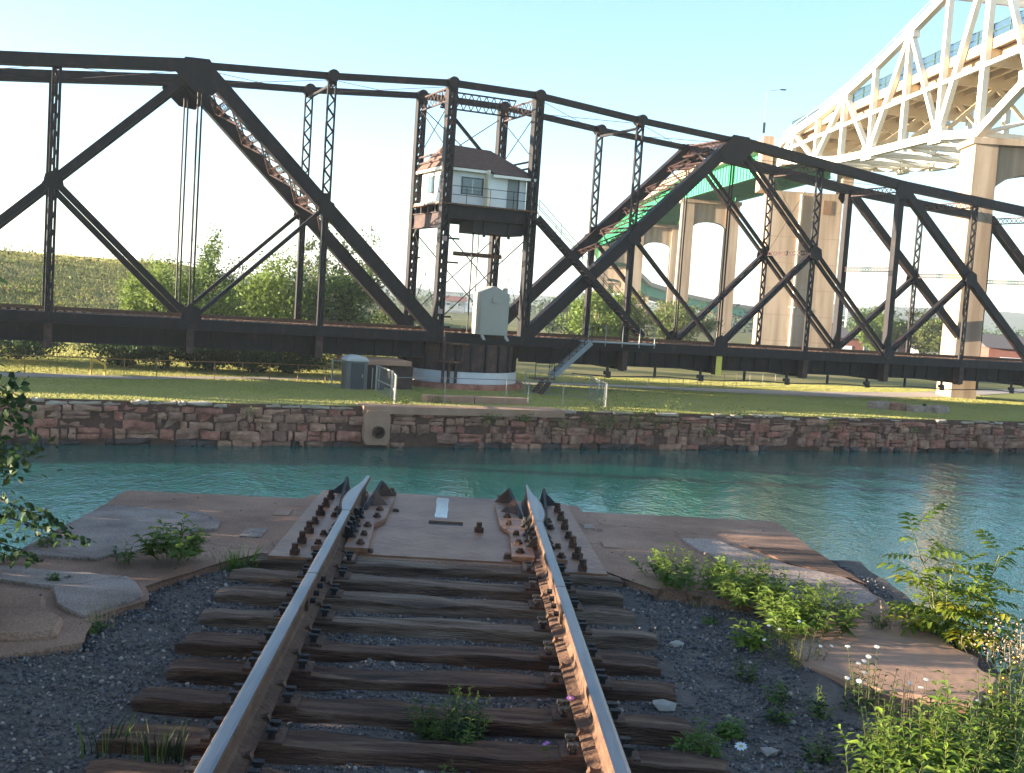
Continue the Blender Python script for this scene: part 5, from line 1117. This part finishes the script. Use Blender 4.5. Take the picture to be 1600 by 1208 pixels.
def grass(label, x, y, h, r_, n, mats=('leaf_weed', 'leaf_bright'), w_=.005, z=None, name='grass_tuft', cat='grass tuft', curl=.5, group=None):
    z0 = pz(x, y) if z is None else z; o = thing(name, label, cat, (x, y, z0), group); V, F, mi = [], [], []
    for i in range(n):
        a = random.uniform(0, 6.28); q = r_*random.random()**.7; b_ = Vector((x+math.cos(a)*q, y+math.sin(a)*q, z0)); hh = h*random.uniform(.45, 1.05)
        out = Vector((math.cos(a), math.sin(a), 0))*random.uniform(.05, curl); sd_ = Vector((-math.sin(a+1), math.cos(a+1), 0)); o_ = len(V); ww = w_*random.uniform(.7, 1.3)
        for u in (0, .35, .7): c = b_+Vector((0, 0, hh*u*(1-.2*u*curl)))+out*hh*u*u; V += [c-sd_*ww*(1-u*.6), c+sd_*ww*(1-u*.6)]
        V.append(b_+Vector((0, 0, hh*(1-.2*curl)))+out*hh); F += [(o_, o_+1, o_+3), (o_, o_+3, o_+2), (o_+2, o_+3, o_+5), (o_+2, o_+5, o_+4), (o_+4, o_+5, o_+6)]; mi += [random.randint(0, len(mats)-1)]*5
    put('blades', tri_mesh('blades', V, F, list(mats), mi), o, kind='stuff'); return o
weed('broad feathery green weed growing from the slab edge left of the track', -2.22, 7.60, .36, .3, 16, 17, .14, .044, ('leaf_weed', 'leaf_mid', 'leaf_bright'), lean=.7, whorl=True)
weed('small low weed just behind the broad feathery one', -2.50, 7.45, .15, .18, 9, 7, .07, .03, ('leaf_weed', 'leaf_mid'))
grass('thin grass tuft by the end of the first tie', -1.83, 7.78, .20, .16, 46, curl=.7)
weed('low clump of leaves at the base of the thin grass by the first tie', -1.80, 7.72, .09, .18, 10, 6, .06, .028, ('leaf_weed', 'leaf_mid'))
weed('low yellow-green weed on the water side rim of the grey slab', -3.12, 7.75, .13, .2, 10, 7, .07, .03, ('leaf_weed', 'leaf_olive'))
weed('small weed at the slab rim under the dark branch', -3.18, 7.28, .12, .16, 9, 7, .07, .03, ('leaf_weed', 'leaf_mid'))
weed('tiny flat weed in the crack of the grey slab', -2.72, 6.92, .07, .17, 9, 6, .05, .022, ('leaf_mid', 'leaf_dark'))
grass('wispy grass stalks in front of the pale slab tip', -2.20, 6.18, .22, .08, 22, ('leaf_weed', 'stem_straw'), .003, curl=.25)
weed('dark flat weed below the wispy stalks', -2.2, 6.12, .06, .18, 12, 6, .06, .022, ('leaf_mid', 'leaf_dark'))
grass('faint dark grass tuft low by the nearest left tie end', -1.58, 4.58, .20, .1, 30, ('leaf_shade', 'leaf_mid'), .004, curl=.4)
grass('second faint grass tuft on the nearest left tie end', -1.34, 4.5, .22, .1, 34, ('leaf_shade', 'leaf_mid'), .004, curl=.35)
weed('bushy fine-leaved weed growing between the rails', -.17, 4.98, .28, .24, 34, 24, .065, .014, ('leaf_weed', 'leaf_shade', 'leaf_mid'), lean=.6, r0=.5)
weed('thin seedling with tiny leaves beside the weed between the rails', -.14, 4.55, .12, .07, 4, 8, .04, .014, ('leaf_weed', 'leaf_bright'))
weed('trailing weed by the near rail foot between the rails', .26, 4.82, .10, .16, 8, 8, .05, .016, ('leaf_weed', 'leaf_mid'), flower='petal_purple', nf=2, fr=.012)
weed('single purple wildflower by the inside of the rail', .38, 5.25, .14, .06, 3, 6, .04, .012, ('leaf_shade', 'leaf_mid'), flower='petal_purple', nf=1, fr=.02)
weed('tiny bright sprout at the bottom between the rails', -.52, 4.05, .09, .08, 6, 6, .05, .018, ('leaf_bright', 'leaf_weed'))
weed('spreading low bush of green leaves beside the second tie end', 1.32, 7.95, .27, .40, 46, 15, .095, .034, ('leaf_weed', 'leaf_bright', 'leaf_mid'), lean=.8, r0=.7)
grass('dry straw tuft below the low bush by the tie end', 1.36, 7.55, .10, .09, 40, ('stem_straw', 'leaf_brown'), .003, curl=.9)
weed('leafy clump with pointed leaves, left half of the long row on the slab', 1.70, 7.55, .32, .36, 46, 16, .115, .032, ('leaf_weed', 'leaf_mid', 'leaf_bright'), lean=.7, r0=.7)
weed('leafy clump with pointed leaves, nearer half of the long row on the slab', 1.95, 7.02, .32, .38, 50, 16, .115, .032, ('leaf_weed', 'leaf_mid', 'leaf_bright'), lean=.7, r0=.7)
weed('bright lime seedlings in sun at the front of the leafy row', 1.50, 6.62, .19, .2, 12, 9, .12, .034, ('leaf_lime', 'leaf_bright'), lean=.5)
weed('single lime green sprig beside the reddish dry weed', 1.72, 6.7, .20, .1, 5, 10, .08, .024, ('leaf_lime', 'leaf_bright'))
weed('reddish drying wildflower stand in the sun patch', 1.70, 6.34, .24, .2, 22, 13, .045, .010, ('leaf_olive', 'leaf_brown', 'leaf_yellow'), lean=.35, r0=.8, flower='petal_white', nf=6, fr=.012)
weed('small dark weed by the third tie end', 1.38, 7.15, .08, .14, 9, 6, .05, .02, ('leaf_weed', 'leaf_shade'))
weed('weed with narrow leaves at the end of the ninth tie', .94, 5.0, .20, .17, 14, 12, .10, .022, ('leaf_weed', 'leaf_mid'), lean=.6)
weed('flat rosette of leaves on the dark ballast above the daisy', 1.14, 5.25, .09, .16, 16, 7, .07, .028, ('leaf_weed', 'leaf_mid'))
weed('low weed at the bottom edge by the rail', .93, 4.45, .10, .16, 10, 7, .07, .026, ('leaf_weed', 'leaf_mid'))
weed('lone white daisy with a yellow centre on the dark ballast', 1.15, 4.99, .10, .03, 1, 3, .04, .014, ('leaf_mid',), flower='petal_white', nf=1, fr=.030, name='daisy', cat='flower')
for i, (x, y, h, lb) in enumerate([(1.48, 5.75, .16, 'thin weed on the ballast midway to the big bush'), (1.42, 5.45, .12, 'small flat weed left of the bush with flowers'), (1.62, 5.55, .20, 'upright weed before the slab edge'), (1.36, 6.05, .14, 'small weed on gravel between rail and sun patch'), (1.5, 5.0, .14, 'sparse weed low near the bottom by the bush'), (1.32, 4.6, .12, 'dark weed at the bottom below the daisy')]):
    weed(lb, x, y, h, .14, 9, 9, .06, .022, ('leaf_weed', 'leaf_mid', 'leaf_shade'), group='small weeds on the ballast')
weed('white fleabane flowers over dark leaves at the slab corner', 1.92, 5.72, .34, .2, 16, 12, .06, .018, ('leaf_shade', 'leaf_mid'), lean=.3, r0=.9, flower='petal_white', nf=9, fr=.016)
weed('tall thin white-flowered stalks by the pinkish slab', 2.42, 5.85, .30, .2, 10, 9, .05, .014, ('leaf_weed', 'leaf_mid'), lean=.25, r0=.9, flower='petal_white', nf=7, fr=.016)
weed('dark brown seed-head stalks beside the white flowers', 2.05, 5.45, .38, .14, 9, 6, .05, .012, ('leaf_brown', 'leaf_shade'), lean=.2, stem='bark')
weed('tall pale-spiked mullein-like stalk before the big bush', 1.86, 5.2, .44, .09, 4, 20, .06, .022, ('leaf_weed', 'leaf_lime'), lean=.15)
# the big bush in the corner: four leafy clumps
weed('lush green bush with ferny leaves filling the bottom corner', 2.22, 4.80, .50, .44, 70, 20, .12, .034, ('leaf_weed', 'leaf_bright', 'leaf_mid'), cat='bush', name='leafy_bush', lean=.6, r0=.9)
weed('lush green bush clump behind the corner bush, nearer the water', 2.52, 5.3, .50, .42, 62, 20, .12, .034, ('leaf_weed', 'leaf_bright', 'leaf_mid'), cat='bush', name='leafy_bush', lean=.6, r0=.9)
weed('front clump of the corner bush with lime green new shoots', 1.88, 4.72, .38, .30, 44, 18, .11, .032, ('leaf_weed', 'leaf_bright', 'leaf_lime'), cat='bush', name='leafy_bush', lean=.6, r0=.9)
weed('dark low clump at the foot of the corner bush', 1.62, 4.35, .28, .3, 30, 14, .10, .03, ('leaf_weed', 'leaf_shade'), cat='bush', name='leafy_bush', lean=.7, r0=.9)
weed('bright lime shoot catching sun above the corner bush', 1.98, 5.02, .46, .07, 4, 14, .075, .024, ('leaf_lime', 'leaf_yellow'), lean=.15)
weed('yellow-green leafy stems in front of the dark stalks', 1.78, 5.0, .30, .16, 12, 14, .06, .022, ('leaf_bright', 'leaf_lime', 'leaf_weed'), lean=.4)
weed('wilted brown flower head among leaves at the picture edge', 2.72, 5.9, .36, .16, 12, 10, .08, .034, ('leaf_shade', 'leaf_mid'), lean=.4, flower='leaf_brown', nf=4, fr=.03)
# pale pink bleached seed cluster at the frame edge
pk = thing('dry_flower_cluster', 'pale pink fluffy dried flower cluster at the frame edge by the water', 'dried flowers', (3.05, 6.55, -.3))
c = np.array([3.12, 6.6, -.12]); Pp = c+rng.normal(size=(900, 3))*np.array([.16, .10, .07]); put('fluff', scatter_mesh('fluff', LQ[0], LQ[1], Pp, .016*rng.uniform(.5, 1.4, 900), ['petal_pink', 'stem_straw'], rng.integers(0, 2, 900)), pk, kind='stuff')
mb = MB()
for i in range(26): q = c+rng.normal(size=3)*np.array([.14, .09, .05]); mb.tube([(3.06+random.uniform(-.05, .05), 6.5, -.6), (q[0], q[1], q[2]-.05), tuple(q)], [.004, .003, .002], 4, cap=False)
mb.build('stem', 'stem_straw', pk)
# ash sapling with compound leaves, each leaf its own part
fr_ = []
for k in range(4):
    V, F = [], []; npair = 4+k % 2; L_ = 1.0
    for i in range(npair):
        u = .28+.62*i/(npair-1)
        for s_ in (-1, 1): leaf_into(V, F, Vector((u, 0, -.14*u*u)), Vector((.55+random.uniform(-.1, .1), s_*1.0, -.12)), Vector((0, 0, 1))+rv(.25), .30*(1.1-.25*abs(u-.55))*random.uniform(.85, 1.1), .115, .25)
    leaf_into(V, F, Vector((.93, 0, -.13)), Vector((1, 0, -.3)), Vector((0, 0, 1)), .32, .125, .2)
    mb = MB(); mb.tube([(0, 0, 0), (.5, 0, -.035), (.95, 0, -.13)], [.010, .008, .005], 4, cap=False); o_ = len(V); V += [Vector(v) for v in mb.v]; F4 = mb.f
    for q in F4: F.append((q[0]+o_, q[1]+o_, q[2]+o_)); F.append((q[0]+o_, q[2]+o_, q[3]+o_))
    for mt in ('leaf_ash', 'leaf_yellow'): fr_.append(tri_mesh('leaf', V, F, [mt]))
def compound_plant(label, x, y, z0, stems, nl, ll, name='ash_sapling', cat='sapling', yel=.3, dark=False):
    o = thing(name, label, cat, (x, y, z0)); mb = MB()
    for (dx, dy, h, n) in stems:
        pts = [Vector((x+dx*u+.02*math.sin(u*7+dx*9), y+dy*u, z0+h*(u**.85))) for u in lin(0, 1, 7)]; mb.tube(pts, [.009*(1-.12*i) for i in range(7)], 5, cap=False); a0 = random.uniform(0, 6)
        for k in range(n):
            u = .30+.70*k/max(1, n-1); f = min(5.999, u*6); p = pts[int(f)].lerp(pts[int(f)+1], f-int(f)); a0 += 2.4; tilt = .25-.5*(u < .6)*random.random()+.5*(u > .9)
            yl = 1 if (random.random() < yel and u < .75) else 0; me = fr_[2*random.randint(0, 3)+yl]
            put('leaf', me, o, loc=p, rot=(random.uniform(-.3, .3), -tilt+random.uniform(-.2, .2), a0), scale=ll*random.uniform(.7, 1.1)*(1.05-.35*u))
    mb.build('stem', 'stem_green', o); return o
compound_plant('yellow-green sapling with drooping compound leaves at the abutment edge over the water', 2.84, 7.05, -.42, [(-.22, .1, .86, 14), (.02, .05, .70, 13), (.16, .0, .58, 13), (.34, .1, .74, 14), (.05, -.05, .44, 11), (.25, -.1, .42, 11), (-.12, 0, .5, 12), (.1, .1, .35, 11), (.33, -.05, .3, 10), (-.05, .08, .45, 11)], 50, .35)
compound_plant('small sapling sprig hanging beside the sapling over the water edge', 3.02, 6.75, -.5, [(.12, -.1, .34, 6), (.2, .05, .3, 5)], 10, .26, yel=.1)
for i, (x, y, h, lb) in enumerate([(2.25, 7.3, .17, 'small dark weed beside the rubble at the sapling foot'), (2.42, 7.1, .15, 'short leafy sprout on the slab edge before the sapling'), (2.12, 7.75, .14, 'low dry sprig on the wedge of worn concrete')]):
    weed(lb, x, y, h, .12, 8, 9, .06, .02, ('leaf_weed', 'leaf_brown', 'leaf_mid'))
grass('dry straw stalks on the slab before the sapling', 2.55, 7.15, .20, .1, 26, ('stem_straw', 'leaf_brown'), .0025, curl=.5)
# ------------------------------------------------------------------ trees on the near bank beside the abutment
def bank_tree(label, x, y, h, rx, n, ls, zc=None, **kw):
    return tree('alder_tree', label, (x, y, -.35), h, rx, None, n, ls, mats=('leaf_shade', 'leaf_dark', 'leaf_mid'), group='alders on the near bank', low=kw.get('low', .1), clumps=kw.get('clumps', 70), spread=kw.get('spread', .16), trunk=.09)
bank_tree('leafy alder beside the abutment whose dark branches reach into the picture', -5.75, 7.3, 3.4, 1.5, 3600, .13, low=.38)
bank_tree('alder on the bulge of the bank next to the abutment nose', -7.0, 9.6, 3.6, 1.6, 3400, .14)
bank_tree('alder on the bank standing left of the track', -5.9, 4.6, 4.2, 1.8, 4200, .14, low=.42)
bank_tree('alder near the viewer on the bank', -5.0, 1.6, 4.4, 1.8, 4600, .14)
bank_tree('alder at the far end of the bank bulge', -8.6, 10.2, 4.4, 1.7, 3600, .15)
for i, (x, y, h, r_, lb) in enumerate([(-5.15, 9.35, .95, .80, 'low dark bush added out of view to shade the abutment corner'), (-5.0, 8.3, .95, .75, 'low dark bush added out of view to shade the abutment side'), (-4.9, 7.25, .9, .8, 'low dark bush added out of view for shade under the alder branches'), (-4.8, 6.2, .95, .8, 'low dark bush added out of view to shade the brown slab'), (-4.7, 5.2, .9, .8, 'low dark bush added out of view to shade the slab end'), (-4.6, 4.2, .85, .8, 'low dark bush added out of view to shade the ballast shoulder'), (-4.4, 3.2, .8, .8, 'low dark bush added out of view for shade, nearest the viewer')]):
    tree('shade_bush', lb, (x, y, -.3), h*(.74 if y < 8 else .9), r_, None, 2600, .09, mats=('leaf_shade', 'leaf_dark'), cat='bush', group='low bushes added out of view for shade', low=0, clumps=40, spread=.3, trunk=.03)  # low bushes added outside the frame to cast shade on slabs and ballast
# dark branch reaching into the frame
dbt = thing('dark_branch', 'dark leafy branches reaching in from the frame edge over the abutment corner', 'branch', (-4.2, 6.9, .3))
mb = MB(); V, F, mi = [], [], []
for (p0, p1, n, sp, ll) in [((-3.9, 6.4, 1.35), (-2.60, 6.0, 1.02), 240, .15, .062), ((-3.9, 6.4, 1.2), (-2.62, 6.0, .86), 260, .15, .062), ((-3.9, 6.3, .95), (-2.66, 6.0, .68), 200, .11, .058), ((-3.9, 6.3, .6), (-2.42, 6.05, .36), 170, .085, .055), ((-3.9, 6.3, .45), (-2.30, 6.1, .26), 130, .06, .052), ((-3.9, 6.3, .3), (-2.56, 6.1, .16), 130, .07, .055), ((-3.9, 6.2, .2), (-2.75, 6.0, .04), 90, .06, .05)]:
    p0, p1 = Vector(p0), Vector(p1); pts = [p0.lerp(p1, u)+Vector((0, 0, .07*math.sin(u*3)))+rv(.012) for u in lin(0, 1, 8)]; mb.tube(pts, [.012*(1-.11*i) for i in range(8)], 5, cap=False)
    for i in range(n):
        u = .25+.78*random.random()**.8; p = p0.lerp(p1, u)+Vector((0, 0, .07*math.sin(u*3)))+Vector((random.gauss(0, sp*.6), random.gauss(0, sp), random.gauss(0, sp*.75)))*(1.15-.6*u)
        n0 = len(F); leaf_into(V, F, p, Vector((random.gauss(.3, 1), random.gauss(0, 1), random.gauss(-.5, .6))), rv()+Vector((0, -.3, .7)), ll*random.uniform(.6, 1.2), ll*.62, .1); mi += [random.randint(0, 1)]*(len(F)-n0)
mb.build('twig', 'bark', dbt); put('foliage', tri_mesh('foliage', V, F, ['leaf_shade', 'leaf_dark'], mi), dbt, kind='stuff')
mb = MB()
for z_ in (1.35, .95, .45): mb.tube([(-5.75, 7.3, .7), (-4.9, 6.85, .75+.3*(z_-.7)), (-3.9, 6.36, z_)], [.035, .026, .012], 6)
mb.build('limb', 'bark', dbt)
# ------------------------------------------------------------------ air
hz = MB(); hz.box(-3500, 3500, -160, 5600, -8.5, 92)
hm = bpy.data.materials.new('air'); hm.use_nodes = True; nt = hm.node_tree; nt.nodes.remove(nt.nodes['Principled BSDF'])
pv_ = nt.nodes.new('ShaderNodeVolumePrincipled'); pv_.inputs['Color'].default_value = (.80, .88, .95, 1); pv_.inputs['Density'].default_value = .00024; pv_.inputs['Anisotropy'].default_value = .1
nt.links.new(pv_.outputs[0], nt.nodes['Material Output'].inputs['Volume']); M['air'] = hm
hz.build('haze', 'air', kind='stuff')
